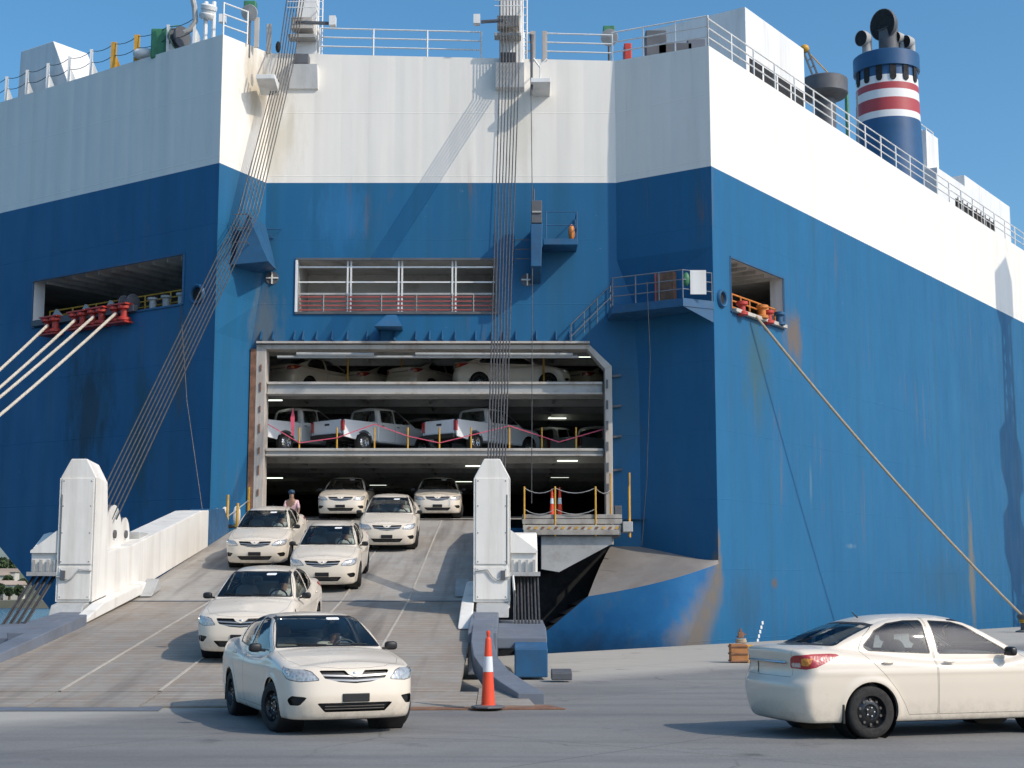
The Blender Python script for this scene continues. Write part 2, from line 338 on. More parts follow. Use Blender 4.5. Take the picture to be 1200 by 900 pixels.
def ramp_mat(name, a, b_, rustc, rust):
    m, n, l, b = nt(name)
    x = noise(n, l, 0.45, detail=7, rough=0.65); y = noise(n, l, 1.6, detail=9, rough=0.75, vscale=(1, 0.6, 1), loc=(4, 4, 0))
    colr = mixc(n, l, ramp(n, l, x, [(0.35, 0.0), (0.7, 1.0)]), a, b_)
    colr = mixc(n, l, ramp(n, l, y, [(0.42, 0.0), (0.66, rust)]), colr, rustc)
    gq = n.new('ShaderNodeNewGeometry'); sq = n.new('ShaderNodeSeparateXYZ'); l.new(gq.outputs['Position'], sq.inputs[0])
    rb = math_(n, l, 'ABSOLUTE', math_(n, l, 'SINE', math_(n, l, 'MULTIPLY', math_(n, l, 'ADD', sq.outputs[1], math_(n, l, 'MULTIPLY', x, 0.25)), math.pi/0.30)))
    colr = mixc(n, l, math_(n, l, 'MULTIPLY', ramp(n, l, rb, [(0.80, 0.0), (0.97, 1.0)]), ramp(n, l, noise(n, l, 2.5, detail=6, rough=.7, vscale=(.5, 2, 1)), [(0.40, 0.0), (0.62, 0.40)])), colr, (0.50, 0.45, 0.38))
    tr = noise(n, l, 1.0, detail=4, vscale=(2.2, 0.05, 1), loc=(7, 0, 0))
    colr = mixc(n, l, ramp(n, l, tr, [(0.5, 0.0), (0.7, 0.55)]), colr, (0.115, 0.10, 0.09))
    l.new(colr, b.inputs['Base Color']); b.inputs['Roughness'].default_value = 0.82
    g = n.new('ShaderNodeNewGeometry'); s = n.new('ShaderNodeSeparateXYZ'); l.new(g.outputs['Position'], s.inputs[0])
    wv = math_(n, l, 'SINE', math_(n, l, 'MULTIPLY', s.outputs[1], 2*math.pi/0.28))     # welded anti-skid ribs across the lane
    h = math_(n, l, 'ADD', math_(n, l, 'POWER', math_(n, l, 'ABSOLUTE', wv), 8.0), math_(n, l, 'MULTIPLY', y, 0.6))
    bp = N(n, 'ShaderNodeBump', i_Strength=0.45, i_Distance=0.02); l.new(h, bp.inputs['Height']); l.new(bp.outputs[0], b.inputs['Normal']); return m
M['ramp_low'] = ramp_mat('worn_ramp_steel', (0.325, 0.29, 0.245), (0.25, 0.23, 0.205), (0.25, 0.17, 0.11), 0.65)
M['ramp_high'] = ramp_mat('pale_ramp_steel', (0.40, 0.375, 0.335), (0.30, 0.285, 0.262), (0.28, 0.225, 0.175), 0.6)
M['ramp_strip'] = pm('ramp_guide_strip', (0.46, 0.42, 0.36), 0.7, var=0.15, scale=2, dirt=(0.25, 0.19, 0.14), dirt_amt=0.6)

# ================================================================== ground, water
WZ = -2.6
def qpt(s, d, z=0.0): return (Q0[0] + QD[0]*s + QN[0]*d, Q0[1] + QD[1]*s + QN[1]*d, z)
m = MB(); m.quad((-9000, -9000, WZ), (9000, -9000, WZ), (9000, 9000, WZ), (-9000, 9000, WZ)); tag(m.build('water', M['water']), kind='structure')
m = MB()
m.quad(qpt(-70, 0), qpt(-70, 900), qpt(900, 900), qpt(900, 0)); qo = m.build('quay', M['quay']); tag(qo, kind='structure')
m = MB(); m.hexa([qpt(-70, 0, WZ-2), qpt(900, 0, WZ-2), qpt(900, .6, WZ-2), qpt(-70, .6, WZ-2)], [qpt(-70, 0, -.004), qpt(900, 0, -.004), qpt(900, .6, -.004), qpt(-70, .6, -.004)])
m.hexa([qpt(-70, 0, WZ-2), qpt(-70, 900, WZ-2), qpt(-69.5, 900, WZ-2), qpt(-69.5, 0, WZ-2)], [qpt(-70, 0, -.006), qpt(-70, 900, -.006), qpt(-69.5, 900, -.006), qpt(-69.5, 0, -.006)])
m.build('quay_wall', M['shelf'], qo)

# ================================================================== the ship
ship = thing('car_carrier_ship', 'blue and white car carrier ship moored stern-on with its loading door open', 'ship', (0, 52.6, WZ))
YC = 52.6
B0 = Vector((-10.27, 50.0, 0)); DL = Vector((-0.8206, 0.5715, 0)); NL = Vector((-0.5715, -0.8206, 0))
E0 = Vector((7.04, 50.4, 0)); DR = Vector((0.5722, 0.8201, 0)); NR = Vector((0.8201, -0.5722, 0))
def Lw(t, z, o=0.0): return B0 + DL*t + NL*o + Vector((0, 0, z))
def Rw(t, z, o=0.0): return E0 + DR*t + NR*o + Vector((0, 0, z))
def Cw(x, z, o=0.0): return Vector((x, YC - o, z))
def Lp(px, py): q = onplane(px, py, B0, NL); return (q - B0).dot(DL), q.z
def Rp(px, py): q = onplane(px, py, E0, NR); return (q - E0).dot(DR), q.z
def Cp(px, py): q = at(px, py, YC); return q.x, q.z
ZB, ZT = 16.52, 21.15
def sheet(name, mat, parent, W, ts, zs, hole=None):
    m = MB()
    for i in range(len(ts)-1):
        for j in range(len(zs)-1):
            a, b, c, d = ts[i], ts[i+1], zs[j], zs[j+1]
            if hole and a >= hole[0]-1e-6 and b <= hole[1]+1e-6 and c >= hole[2]-1e-6 and d <= hole[3]+1e-6: continue
            m.quad(W(a, c), W(b, c), W(b, d), W(a, d))
    return m.build(name, mat, parent)
hl = (1.64, 10.05, 11.65, 13.48); hr = (1.33, 5.85, 11.50, 13.48)
TL = 26.0
# transom (left, in shade)
m = MB(); zb = spl_pts = [(0, -4), (5.0, -4), (6.2, -.9), (7.4, .3), (9.2, 1.7), (11.4, 3.3), (14, 5.0), (18, 6.8), (TL, 8.2)]
for (a, za), (b, zb2) in zip(zb[:-1], zb[1:]): m.quad(Lw(a, za), Lw(b, zb2), Lw(b, 9.0), Lw(a, 9.0))
ts = [0, hl[0], hl[1], TL]
for i in range(3):
    for c, d in ((9.0, hl[2]), (hl[2], hl[3]), (hl[3], ZB)):
        if i == 1 and c == hl[2]: continue
        m.quad(Lw(ts[i], c), Lw(ts[i+1], c), Lw(ts[i+1], d), Lw(ts[i], d))
for (a, za), (b, zb2) in zip(zb[:-1], zb[1:]):     # counter under the transom, curving forward
    for k in range(4):
        f0, f1 = k/4, (k+1)/4
        p = lambda t, z, f: Lw(t, z - 2.2*f*f - .6*f, 0) + DR*(7*f)
        m.quad(p(a, za, f0), p(b, zb2, f0), p(b, zb2, f1), p(a, za, f1))
m.build('transom_plating', M['hblue'], ship)
m = MB(); m.quad(Lw(0, ZB), Lw(TL, ZB), Lw(TL, 21.1), Lw(0, 21.23)); m.build('transom_topside', M['hwhite'], ship)
# starboard side (right, sunlit)
m = MB(); ts = [0, hr[0], hr[1], 40, 175]; zs = [2.55, hr[2], hr[3], ZB]
for i in range(4):
    for j in range(3):
        if i == 1 and j == 1: continue
        m.quad(Rw(ts[i], zs[j]), Rw(ts[i+1], zs[j]), Rw(ts[i+1], zs[j+1]), Rw(ts[i], zs[j+1]))
EDGE = [(0, 2.55), (-.35, 2.1), (-.9, 1.5), (-1.6, .8), (-2.3, .0), (-2.9, -.8), (-3.6, -2.2), (-4.2, -4)]
for (a, za), (b, zb2) in zip(EDGE[:-1], EDGE[1:]): m.quad(Rw(a, za), Rw(b, zb2), Rw(175, zb2), Rw(175, za))
m.build('side_plating', M['hblue'], ship)
m = MB(); m.quad(Rw(0, ZB), Rw(175, ZB), Rw(175, 20.4), Rw(0, 20.96)); m.build('side_topside', M['hwhite'], ship)
# port side and bow, closing the hull
m = MB(); p0 = Lw(TL, 0); far = DR*175
m.quad(Lw(TL, 8.2), Lw(TL, ZB), Lw(TL, ZB)+far, Lw(TL, 8.2)+far); m.quad(Rw(175, -4), Rw(175, ZB), Lw(TL, ZB)+far, Lw(TL, -4)+far); m.build('port_plating', M['hblue'], ship)
m = MB(); m.quad(Lw(TL, ZB), Lw(TL, 21.1), Lw(TL, 20.4)+far, Lw(TL, ZB)+far); m.build('port_topside', M['hwhite'], ship)
# recessed quarter face with the loading door
XL = lambda z: np.interp(z, [10.5, 13.6], [-9.46, -9.05]); XR = lambda z: np.interp(z, [9.0, 12.0, 13.6], [4.60, 4.42, 3.83])
door = (-9.23, 3.59, 3.85, 10.44); win = (-7.81, -0.62, 11.67, 13.61)
m = MB(); zs = [2.9, door[2], 9.0, 9.66, door[3], 10.5, win[2], 12.0, win[3], 14.6, ZB]
for z0, z1 in zip(zs[:-1], zs[1:]):
    segs = [(XL, XR)]
    if z0 >= door[2]-.01 and z1 <= door[3]+.01: segs = [(XL, lambda z: door[0]), (lambda z: door[1], XR)]
    if z0 >= win[2]-.01 and z1 <= win[3]+.01: segs = [(XL, lambda z: win[0]), (lambda z: win[1], XR)]
    for a, b in segs: m.quad(Cw(a(z0), z0), Cw(b(z0), z0), Cw(b(z1), z1), Cw(a(z1), z1))
m.quad(Cw(2.79, 10.44), Cw(3.59, 9.66), Cw(3.59, 10.44))
m.build('quarter_plating', M['hblue'], ship)
m = MB(); m.quad(Cw(XL(ZB), ZB), Cw(XR(ZB), ZB), Cw(XR(ZB), 21.2), Cw(XL(ZB), 21.5)); m.build('quarter_topside', M['hwhite'], ship)
for nm, side in (('left', 0), ('right', 1)):
    m = MB(); z_ = [2.9, 9.0, 10.5, 12.0, 13.6, ZB]
    for z0, z1 in zip(z_[:-1], z_[1:]):
        if side == 0: m.quad(Lw(0, z0), Cw(XL(z0), z0), Cw(XL(z1), z1), Lw(0, z1))
        else: m.quad(Cw(XR(z0), z0), Rw(0, max(z0, 2.55) if z0 > 3 else 2.55), Rw(0, z1), Cw(XR(z1), z1))
    m.build('return_plating', M['hblue'], ship)
    m = MB()
    if side == 0: m.quad(Lw(0, ZB), Cw(XL(ZB), ZB), Cw(XL(ZB), 21.5), Lw(0, 21.23))
    else: m.quad(Cw(XR(ZB), ZB), Rw(0, ZB), Rw(0, 20.96), Cw(XR(ZB), 21.2))
    m.build('return_topside', M['hwhite'], ship)
# ledge and rounded lower hull beneath the door
T0 = Rw(0, 2.55); ez = np.array([z for _, z in EDGE]); et = np.array([a for a, _ in EDGE])
ns, nh = 36, 18; idx = lambda i, j: i*(nh+1)+j
def lower_pt(s, h):
    """rounded hull below the ledge: leaves the side plate tangentially and sweeps left and under"""
    z0 = 2.55 - 6.55*h; z1 = 1.46 - 5.46*h; p0 = Rw(float(np.interp(-z0, -ez, et)), z0)
    p3 = Vector((2.55 - 6.6*h, 49.75 + 2.6*h*h, z1)); p1 = p0 - DR*1.7 + NR*-.25; p2 = p3 + Vector((2.3 + 1.4*h, -.55 - .3*h, 0))
    q = p0*(1-s)**3 + p1*3*s*(1-s)**2 + p2*3*s*s*(1-s) + p3*s**3; q.z = z0 + (z1-z0)*s; return q
m = MB()
for i in range(ns+1):
    for j in range(nh+1): m.v.append(tuple(lower_pt(i/ns, j/nh)))
lowv = list(m.v)
for i in range(ns):
    for j in range(nh): m.f.append((idx(i, j), idx(i, j+1), idx(i+1, j+1), idx(i+1, j)))
low_mb = m
inn = [T0 + Vector((-.01, .02, .06)), Vector((6.4, 51.0, 2.74)), Cw(4.6, 3.18), Cw(4.1, 3.2), Cw(3.5, 3.2)]; ipar = [0, .22, .6, .8, 1.0]
m = MB(); nk = 4
for i in range(ns+1):
    a = Vector(lowv[idx(i, 0)]); b = Vector([float(np.interp(i/ns, ipar, [p[k] for p in inn])) for k in range(3)])
    for k in range(nk+1): m.v.append(tuple(a + (b-a)*(k/nk) + Vector((0, 0, .10*math.sin(math.pi*k/nk)))))
for i in range(ns):
    for k in range(nk): m.f.append((i*(nk+1)+k, i*(nk+1)+k+1, (i+1)*(nk+1)+k+1, (i+1)*(nk+1)+k))
m.build('stern_ledge', M['shelf'], ship, smooth=True); m = low_mb
def lower_mat():
    m2, n, l, b = nt('lower_hull_blue'); a = noise(n, l, 0.5, detail=7, rough=0.65); c = noise(n, l, 1.6, detail=8, rough=0.7, vscale=(1, 1, .3))
    colr = mixc(n, l, ramp(n, l, a, [(0.35, 0.0), (0.7, 1.0)]), (0.012, 0.095, 0.24), (0.020, 0.135, 0.30))
    colr = mixc(n, l, ramp(n, l, c, [(0.5, 0.0), (0.75, 0.5)]), colr, (0.08, 0.11, 0.13))
    colr = add_stains(n, l, colr, BAND)
    gz = n.new('ShaderNodeNewGeometry'); sz = n.new('ShaderNodeSeparateXYZ'); l.new(gz.outputs['Position'], sz.inputs[0])
    d_ = math_(n, l, 'ADD', sz.outputs[2], math_(n, l, 'MULTIPLY', a, 1.6)); colr = mixc(n, l, ramp(n, l, math_(n, l, 'ADD', math_(n, l, 'MULTIPLY', d_, .2), .5), [(0.52, 0.8), (0.72, 0.0)]), colr, (0.012, 0.028, 0.05))     # undercut's shade painted in, darker towards the water
    l.new(colr, b.inputs['Base Color']); b.inputs['Roughness'].default_value = 0.7; b.inputs['Specular IOR Level'].default_value = 0.15; return m2
M['lower'] = lower_mat(); M['recess_shade'] = pm('shade_painted_steel', (0.016, 0.017, 0.019), 0.9)  # near-black colour carries the shade of the recess below the door
m.build('lower_hull', M['lower'], ship, smooth=True)
m = MB(); b_ = [Vector(lowv[idx(ns, j)]) for j in range(nh+1)]         # recess wall beside the ramp, its deep shade painted near-black, behind the rounded hull
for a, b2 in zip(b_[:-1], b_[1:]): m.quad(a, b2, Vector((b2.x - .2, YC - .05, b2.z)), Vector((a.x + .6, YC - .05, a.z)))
m.quad(b_[0], inn[-1], Vector((b_[0].x + .6, YC - .05, b_[0].z))); m.quad(Cw(-9.5, 3.25, .04), Cw(3.45, 3.25, .04), Cw(3.45, -4, .04), Cw(-9.5, -4, .04)); m.build('stern_shade_wall', M['recess_shade'], ship)
# weather deck
m = MB(); m.add([Lw(0, 20.8), Cw(-9.05, 20.8), Cw(3.83, 20.8), Rw(0, 20.8), Rw(175, 20.2), Lw(TL, 20.2)+far, Lw(TL, 20.8)], [tuple(range(7))]); m.build('weather_deck', M['grey'], ship)

# ---- railings
def railing(parent, path, zb, h, mat, rails=3, step=2.0, r=.022, post_r=.03, chain=False, name='railing'):
    """path: list of plan points (Vector with z base)"""
    e = empty(name, parent=parent)
    for a, b in zip(path[:-1], path[1:]):
        a = Vector(a); b = Vector(b); L = (b-a).length; k = max(1, round(L/step))
        for i in range(rails):
            z = h*(i+1)/rails
            m = MB(); m.tube([a + Vector((0, 0, z)), b + Vector((0, 0, z))], r, 6); m.build('rail', mat, e, smooth=True)
        for i in range(k+1):
            if i == k and b is not Vector(path[-1]) and (b - Vector(path[-1])).length > .01: continue
            p = a + (b-a)*(i/k); m = MB(); m.tube([p, p + Vector((0, 0, h + .02))], post_r, 6); m.build('post', mat, e, smooth=True)
    return e
Dk = lambda t, inn, z: Rw(t, z, -inn)
railing(ship, [Rw(.05, 20.95, -.05), Rw(45, 20.85, -.05)], 0, 1.05, M['white'], 3, 1.9, .028, .035)
railing(ship, [Cw(3.75, 21.18, -.1), Rw(.05, 20.95, -.05)], 0, 1.15, M['white'], 3, 1.4, .028, .035)
railing(ship, [Cw(-7.2, 21.45, -.08), Cw(-1.15, 21.3, -.08)], 0, 1.05, M['white'], 3, 1.75, .028, .035)
railing(ship, [Cw(.45, 21.26, -.08), Cw(.75, 21.26, -.08)], 0, 1.05, M['white'], 3, 1.75, .028, .035)
railing(ship, [Cw(1.25, 21.25, -.08), Cw(3.75, 21.18, -.08)], 0, 1.05, M['white'], 3, 1.75, .028, .035)
railing(ship, [Lw(.1, 21.2, -.1), Lw(.05, 21.2, -.1) + Vector((.62, 1.1, .1))], 0, 1.25, M['white'], 3, 1.3, .028, .035)
for q in (Vector((-9.35, 51.5, 21.3)), Vector((-9.05, 52.4, 21.4)), Cw(.78, 21.2), Cw(1.22, 21.2)):
    m = MB(); m.box(q.x-.09, q.x+.09, q.y-.04, q.y+.04, q.z, q.z+1.15); m.build('gate_post', M['frame'], ship, bevel=.01)
# stanchions and wire along the transom edge
e = empty('railing', parent=ship); prevp = None
for i, t in enumerate([1.6, 3.0, 4.7, 6.0, 7.3, 8.6, 9.9, 11.2, 12.5, 14, 16, 18, 20, 22, 24, 25.9]):
    p = Lw(t, 21.2 - .005*t, -.12); m = MB()
    big = i in (2, 3)
    m.box(p.x-(.10 if big else .05), p.x+(.10 if big else .05), p.y-.05, p.y+.05, p.z-.05, p.z+1.1); m.prism([p+Vector((.0,.02,0)), p+Vector((.34,.02,0)), p+Vector((0,.02,.8))], (0, .03, 0))
    m.build('stanchion', M['yellow'] if big else M['white'], e)
    if prevp is not None:
        for hgt in (1.05, .6):
            m = MB(); a = prevp + Vector((0, 0, hgt)); b = p + Vector((0, 0, hgt))
            m.tube([a + (b-a)*k/4 - Vector((0, 0, .12*(1-((k-2)/2)**2))) for k in range(5)], .014, 5); m.build('chain', M['wire'], e)
    prevp = p

# ---- mooring deck behind the openings
def recess(parent, W, t0, t1, z0, z1, depth):
    e = empty('mooring_deck', parent=parent)
    m = MB(); m.quad(W(t0, z1, 0), W(t1, z1, 0), W(t1+3.5, z1, -.55), W(t1+3.5, z1, -depth), W(t0, z1, -depth)); m.build('ceiling', M['deckg'], e)
    for k in range(int((t1-t0)/.75)):
        t = t0 + .4 + k*.75; m = MB(); m.bar(W(t, z1 - .06, -.25), W(t, z1 - .06, -depth), .06, .12); m.build('deck_beam', M['deckg'], e)
    m = MB(); m.quad(W(t0, z0, 0), W(t1, z0, 0), W(t1+3.5, z0, -.55), W(t1+3.5, z0, -depth), W(t0, z0, -depth)); m.build('deck', M['grey'], e)
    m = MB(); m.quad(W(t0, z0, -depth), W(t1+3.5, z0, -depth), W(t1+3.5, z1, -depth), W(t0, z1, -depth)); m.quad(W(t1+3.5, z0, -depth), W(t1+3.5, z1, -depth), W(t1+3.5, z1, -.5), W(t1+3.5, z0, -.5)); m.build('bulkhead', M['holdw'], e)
    for t in (t0, t1):
        m = MB(); m.quad(W(t, z0, .02), W(t, z1, .02), W(t, z1, -.55 if t == t1 else -depth), W(t, z0, -.55 if t == t1 else -depth)); m.build('opening_cheek', M['white'], e)
    m = MB()
    for a, b in (((t0, z0), (t1, z0)), ((t0, z1), (t1, z1)), ((t0, z0), (t0, z1)), ((t1, z0), (t1, z1))): m.bar(W(*a, .01), W(*b, .01), .07, .07)
    m.build('opening_rim', M['bluep'], e)
    return e
mdl = recess(ship, Lw, *hl[:2], hl[2], hl[3], 4.5)
railing(ship, [Lw(hl[0]+.1, hl[2]+.12, -.75), Lw(hl[1]-.1, hl[2]+.12, -.75)], 0, .62, M['yellow'], 3, 1.3, .028, .032)
m = MB(); m.bar(Lw(4.0, hl[2]+.10, .10), Lw(hl[1]-.25, hl[2]+.10, .10), .22, .24); m.build('fairlead_beam', M['dgrey'], ship, bevel=.02)
ropes_l = []
for px, py in ((66, 383), (98, 377), (120, 373), (146, 369)):
    t, z = Lp(px, py); e = empty('roller_fairlead', parent=ship)
    m = MB(); m.lathe([(.12, -.30), (.24, -.26), (.24, -.17), (.13, -.12), (.13, .12), (.24, .17), (.24, .26), (.12, .30)], Lw(t-.24, z, .22), (0, 0, 1), 14, cap=True); m.build('roller', M['redp'], e, smooth=True)
    m = MB(); m.lathe([(.12, -.30), (.24, -.26), (.24, -.17), (.13, -.12), (.13, .12), (.24, .17), (.24, .26), (.12, .30)], Lw(t+.24, z, .22), (0, 0, 1), 14, cap=True); m.build('roller', M['redp'], e, smooth=True)
    for q in (-.33, .33):
        m = MB(); m.bar(Lw(t-.5, z+q, .22), Lw(t+.5, z+q, .22), .40, .06); m.build('bracket', M['redp'], e)
    ropes_l.append(Lw(t, z, .4))
for t in (2.1, 2.9, 3.6):      # bollards on the mooring deck
    m = MB(); m.lathe([(.13, 0), (.13, .38), (.2, .40), (.2, .48), (.0, .5)], Lw(t, hl[2]+.02, -.35), (0, 0, 1), 14); m.build('deck_bollard', M['grey'], ship, smooth=True)
m = MB(); m.lathe([(.30, -.25), (.30, -.2), (.14, -.2), (.14, .2), (.30, .2), (.30, .25)], Lw(4.6, hl[2]+.4, -.1), NL.cross(Vector((0,0,1))), 18, cap=True); m.build('winch_drum', M['dgrey'], ship, smooth=True)
for t, px in ((7.0, 0), (8.7, 0), (5.6, 0)):
    m = MB(); m.bar(Lw(t, hl[2]+.25, -.3), Lw(t+.35, hl[2]+.55, -.3), .1, .3); m.build('winch_gear', M['grey'], ship)
mdr = recess(ship, Rw, *hr[:2], hr[2], hr[3], 4.5)
railing(ship, [Rw(hr[0]+.05, hr[2]+.08, -.35), Rw(hr[1]-.05, hr[2]+.08, -.35)], 0, .72, M['orange'], 3, .75, .032, .035)
m = MB(); m.bar(Rw(hr[0]+.1, hr[2]+.06, .08), Rw(hr[1]-.1, hr[2]+.06, .08), .22, .14); m.build('fairlead_beam', M['frame'], ship, bevel=.02)
for px, py, mt in ((866, 362, 'redp'), (890, 366, 'orange'), (897, 372, 'redp'), (910, 374, 'bluep')):
    t, z = Rp(px, py); m = MB(); m.lathe([(.08, -.28), (.22, -.24), (.22, -.14), (.13, -.1), (.13, .1), (.22, .14), (.22, .24), (.08, .28)], Rw(t, z, .12), (0, 0, 1), 14, cap=True); m.build('roller', M[mt], ship, smooth=True)
m = MB(); q = Rw(4.3, hr[2]+.45, -.1); m.sphere(q, .2, .2, .28, 10, 8); m.build('yellow_float', M['yellow'], ship, smooth=True)
# round chocks and hatch covers
def chock(W, t, z, nrm, r=.26):
    e = empty('round_chock', parent=ship); c = W(t, z, .0)
    m = MB(); m.lathe([(r*.72, .02), (r*.78, .10), (r*.95, .12), (r*1.08, .07), (r*1.1, .0)], c, nrm, 24); m.build('rim', M['bluep'], e, smooth=True)
    m = MB(); m.lathe([(r*.72, .02), (r*.70, .012), (0, .012)], c, nrm, 24); m.build('bore', M['black'], e)
chock(Lw, *Lp(232, 345), NL, .34); chock(Rw, *Rp(845, 350), NR, .30)
for px, py in ((319, 326), (618, 328)):
    x, z = Cp(px, py); e = empty('vent_port', parent=ship)
    m = MB(); m.lathe([(.24, .0), (.24, .03), (.20, .03), (0, .025)], Cw(x, z), (0, -1, 0), 20); m.build('disc', M['dgrey'], e)
    m = MB(); m.bar(Cw(x-.22, z, .05), Cw(x+.22, z, .05), .05); m.build('cross_bar', M['white'], e)
    m = MB(); m.bar(Cw(x, z-.22, .06), Cw(x, z+.22, .06), .05); m.build('cross_bar', M['white'], e)

# ---- long opening with red rails above the door
e = empty('gallery_opening', parent=ship); x0, x1, z0, z1 = win
m = MB(); m.quad(Cw(x0-1, z0-.3, -2.6), Cw(x1+1, z0-.3, -2.6), Cw(x1+1, z1, -2.6), Cw(x0-1, z1, -2.6)); m.build('bulkhead', M['deckg'], e)
m = MB(); m.quad(Cw(x0, z0, 0), Cw(x1, z0, 0), Cw(x1, z0, -2.6), Cw(x0, z0, -2.6)); m.build('deck', M['grey'], e)
m = MB(); m.quad(Cw(x0, z1, 0), Cw(x1, z1, 0), Cw(x1, z1, -2.6), Cw(x0, z1, -2.6)); m.build('ceiling', M['deckg'], e)
for x in (x0, x1):
    m = MB(); m.quad(Cw(x, z0, 0), Cw(x, z1, 0), Cw(x, z1, -2.6), Cw(x, z0, -2.6)); m.build('opening_cheek', M['grey'], e)
for a, b in (((x0-.06, z0), (x0-.06, z1)), ((x0-.1, z1+.03), (x1+.1, z1+.03)), ((x0-.1, z0-.03), (x1+.1, z0-.03)), ((x1+.04, z0), (x1+.04, z1))):
    m = MB(); m.bar(Cw(*a, .02), Cw(*b, .02), .09, .07, up=(0, 1, 0)); m.build('frame', M['white'] if a[0] < -7 and b[0] < -7 else M['dgrey'], e, bevel=.01)
for px in (407, 411, 467, 471, 530, 534):
    x, _ = Cp(px, 330); m = MB(); m.bar(Cw(x, z0, -.12), Cw(x, z1, -.12), .06); m.build('mullion', M['white'], e)
for zz_, mt, w_ in ((13.38, 'white', .06), (12.82, 'white', .05), (12.38, 'grey', .07)):
    m = MB(); m.bar(Cw(x0, zz_, -.15), Cw(x1, zz_, -.15), w_); m.build('rail', M[mt], e)
for k in range(4):
    zz_ = 12.26 - k*.16; m = MB(); m.bar(Cw(x0+.05, zz_, -.10), Cw(x1-.05, zz_, -.10), .05, .055); m.build('red_rail', M['redbar'], e)
for px in (379, 407, 447, 488, 530, 555):
    x, _ = Cp(px, 350); m = MB(); m.bar(Cw(x, z0, -.06), Cw(x, 12.38, -.06), .03); m.build('rail_post', M['grey'], e)

# ---- loading door: frame, hold, decks
e = empty('door_frame', parent=ship); dx0, dx1, dz0, dz1 = door
fr_out = [(dx0-.02, dz0-.6), (dx0-.02, dz1+.02), (2.80, dz1+.02), (dx1+.02, 9.67), (dx1+.02, dz0-.6)]; fr_in = [(dx0+.34, dz0-.6), (dx0+.34, dz1-.15), (2.72, dz1-.15), (dx1-.24, 9.57), (dx1-.24, dz0-.6)]
for i in range(4):
    m = MB(); a, b, c, d = fr_out[i], fr_out[i+1], fr_in[i+1], fr_in[i]
    m.prism([Cw(*a, .16), Cw(*b, .16), Cw(*c, .16), Cw(*d, .16)], (0, .75, 0)); m.build('frame_member', M['frame'], e, bevel=.02)
for k in range(7):
    m = MB(); z = 5.0 + k*.75; m.box(dx0+.14, dx0+.19, YC-.20, YC-.12, z, z+.22+.1*(k % 2)); m.build('slot', M['rust'], e)
    if k < 6: m = MB(); m.box(dx1-.20, dx1-.13, YC-.20, YC-.12, z+.1, z+.42); m.build('slot', M['dgrey'], e)
m = MB(); m.bar(Cw(dx0-.05, 3.6, .1), Cw(dx0-.05, 10.3, .1), .10, .35); m.build('rusty_jamb', M['rust'], e)
m = MB(); m.bar(Cw(dx0, dz1+.08, .18), Cw(2.8, dz1+.08, .18), .3, .07); m.build('drip_ledge', M['frame'], e)
for i, px in enumerate([306, 320, 345, 355, 371, 389, 407, 430, 444, 462, 487, 503, 518, 533, 557, 576, 590, 604, 628, 651, 667]):
    x, _ = Cp(px, 400); m = MB(); m.prism([Cw(x, 10.62, .0), Cw(x, 10.62, .32), Cw(x, 11.0, .0)], (.05, 0, 0)); m.build('gusset', M['bluep'], e)
for z, x in ((9.3, 3.62), (8.2, 3.62), (7.1, 3.62), (5.9, 3.62)):
    m = MB(); m.bar(Cw(x, z, .1), Cw(x+.32, z+.04, .1), .1, .08); m.build('hinge_lug', M['dgrey'], e)
m = MB(); m.tube([Cw(-8.5, 10.02, .05), Cw(2.4, 10.02, .05)], .05, 8); m.tube([Cw(-7.8, 10.12, .1), Cw(-5.0, 10.1, .1)], .07, 8); m.tube([Cw(-3.5, 10.12, .1), Cw(2.2, 10.1, .1)], .06, 8)
m.build('hydraulic_pipe', M['grey'], e, smooth=True)
hold = empty('cargo_hold', parent=ship); HX0, HX1, HY1 = -13.2, 8.1, 84.0
def slab(name, zt_, th, mat, y0=YC+.25, x0=HX0, x1=HX1):
    m = MB(); m.box(x0, x1, y0, HY1, zt_-th, zt_); return m.build(name, mat, hold)
Z3, Z4, Z5 = 6.70, 9.12, 10.75
slab('car_deck', Z3, .10, M['deckg'], y0=YC+.55); slab('car_deck', Z4, .10, M['deckg'], y0=YC+.55); slab('car_deck', Z5, .1, M['deckg'], y0=YC+.05)
for zt_, zb_ in ((Z3+.02, 6.42), (Z4+.02, 8.66)):
    m = MB(); m.box(dx0+.36, dx1-.32, YC+.12, YC+.50, zb_, zt_); o = m.build('deck_edge_beam', M['grey'], hold, bevel=.02)
    m = MB(); m.box(dx0+.36, dx1-.32, YC+.02, YC+.118, zt_-.10, zt_-.02); m.box(dx0+.36, dx1-.32, YC+.02, YC+.118, zb_+.02, zb_+.07); m.build('edge_flange', M['frame'], o)
for zt_ in (Z3-.10, Z4-.10, Z5-.10):
    for y in np.arange(YC+2.2, 76, 2.4):
        m = MB(); m.box(HX0, HX1, y-.06, y+.06, zt_-.26, zt_-.002); m.build('deck_girder', M['deckg'], hold)
    for x in np.arange(-8.0, 4, 2.4):
        m = MB(); m.box(x-.04, x+.04, YC+.6, 76, zt_-.16, zt_-.004); m.build('deck_stiffener', M['deckg'], hold)
m = MB(); m.quad((HX0, HY1, 2), (HX1, HY1, 2), (HX1, HY1, 11), (HX0, HY1, 11)); m.quad((HX0, YC+.3, 2), (HX0, HY1, 2), (HX0, HY1, 11), (HX0, YC+.3, 11)); m.quad((HX1, YC+.3, 2), (HX1, HY1, 2), (HX1, HY1, 11), (HX1, YC+.3, 11))
m.quad((HX0, YC+.3, 2), (dx0, YC+.3, 2), (dx0, YC+.3, 11), (HX0, YC+.3, 11)); m.quad((dx1, YC+.3, 2), (HX1, YC+.3, 2), (HX1, YC+.3, 11), (dx1, YC+.3, 11))
m.build('hold_wall', M['holdw'], hold)
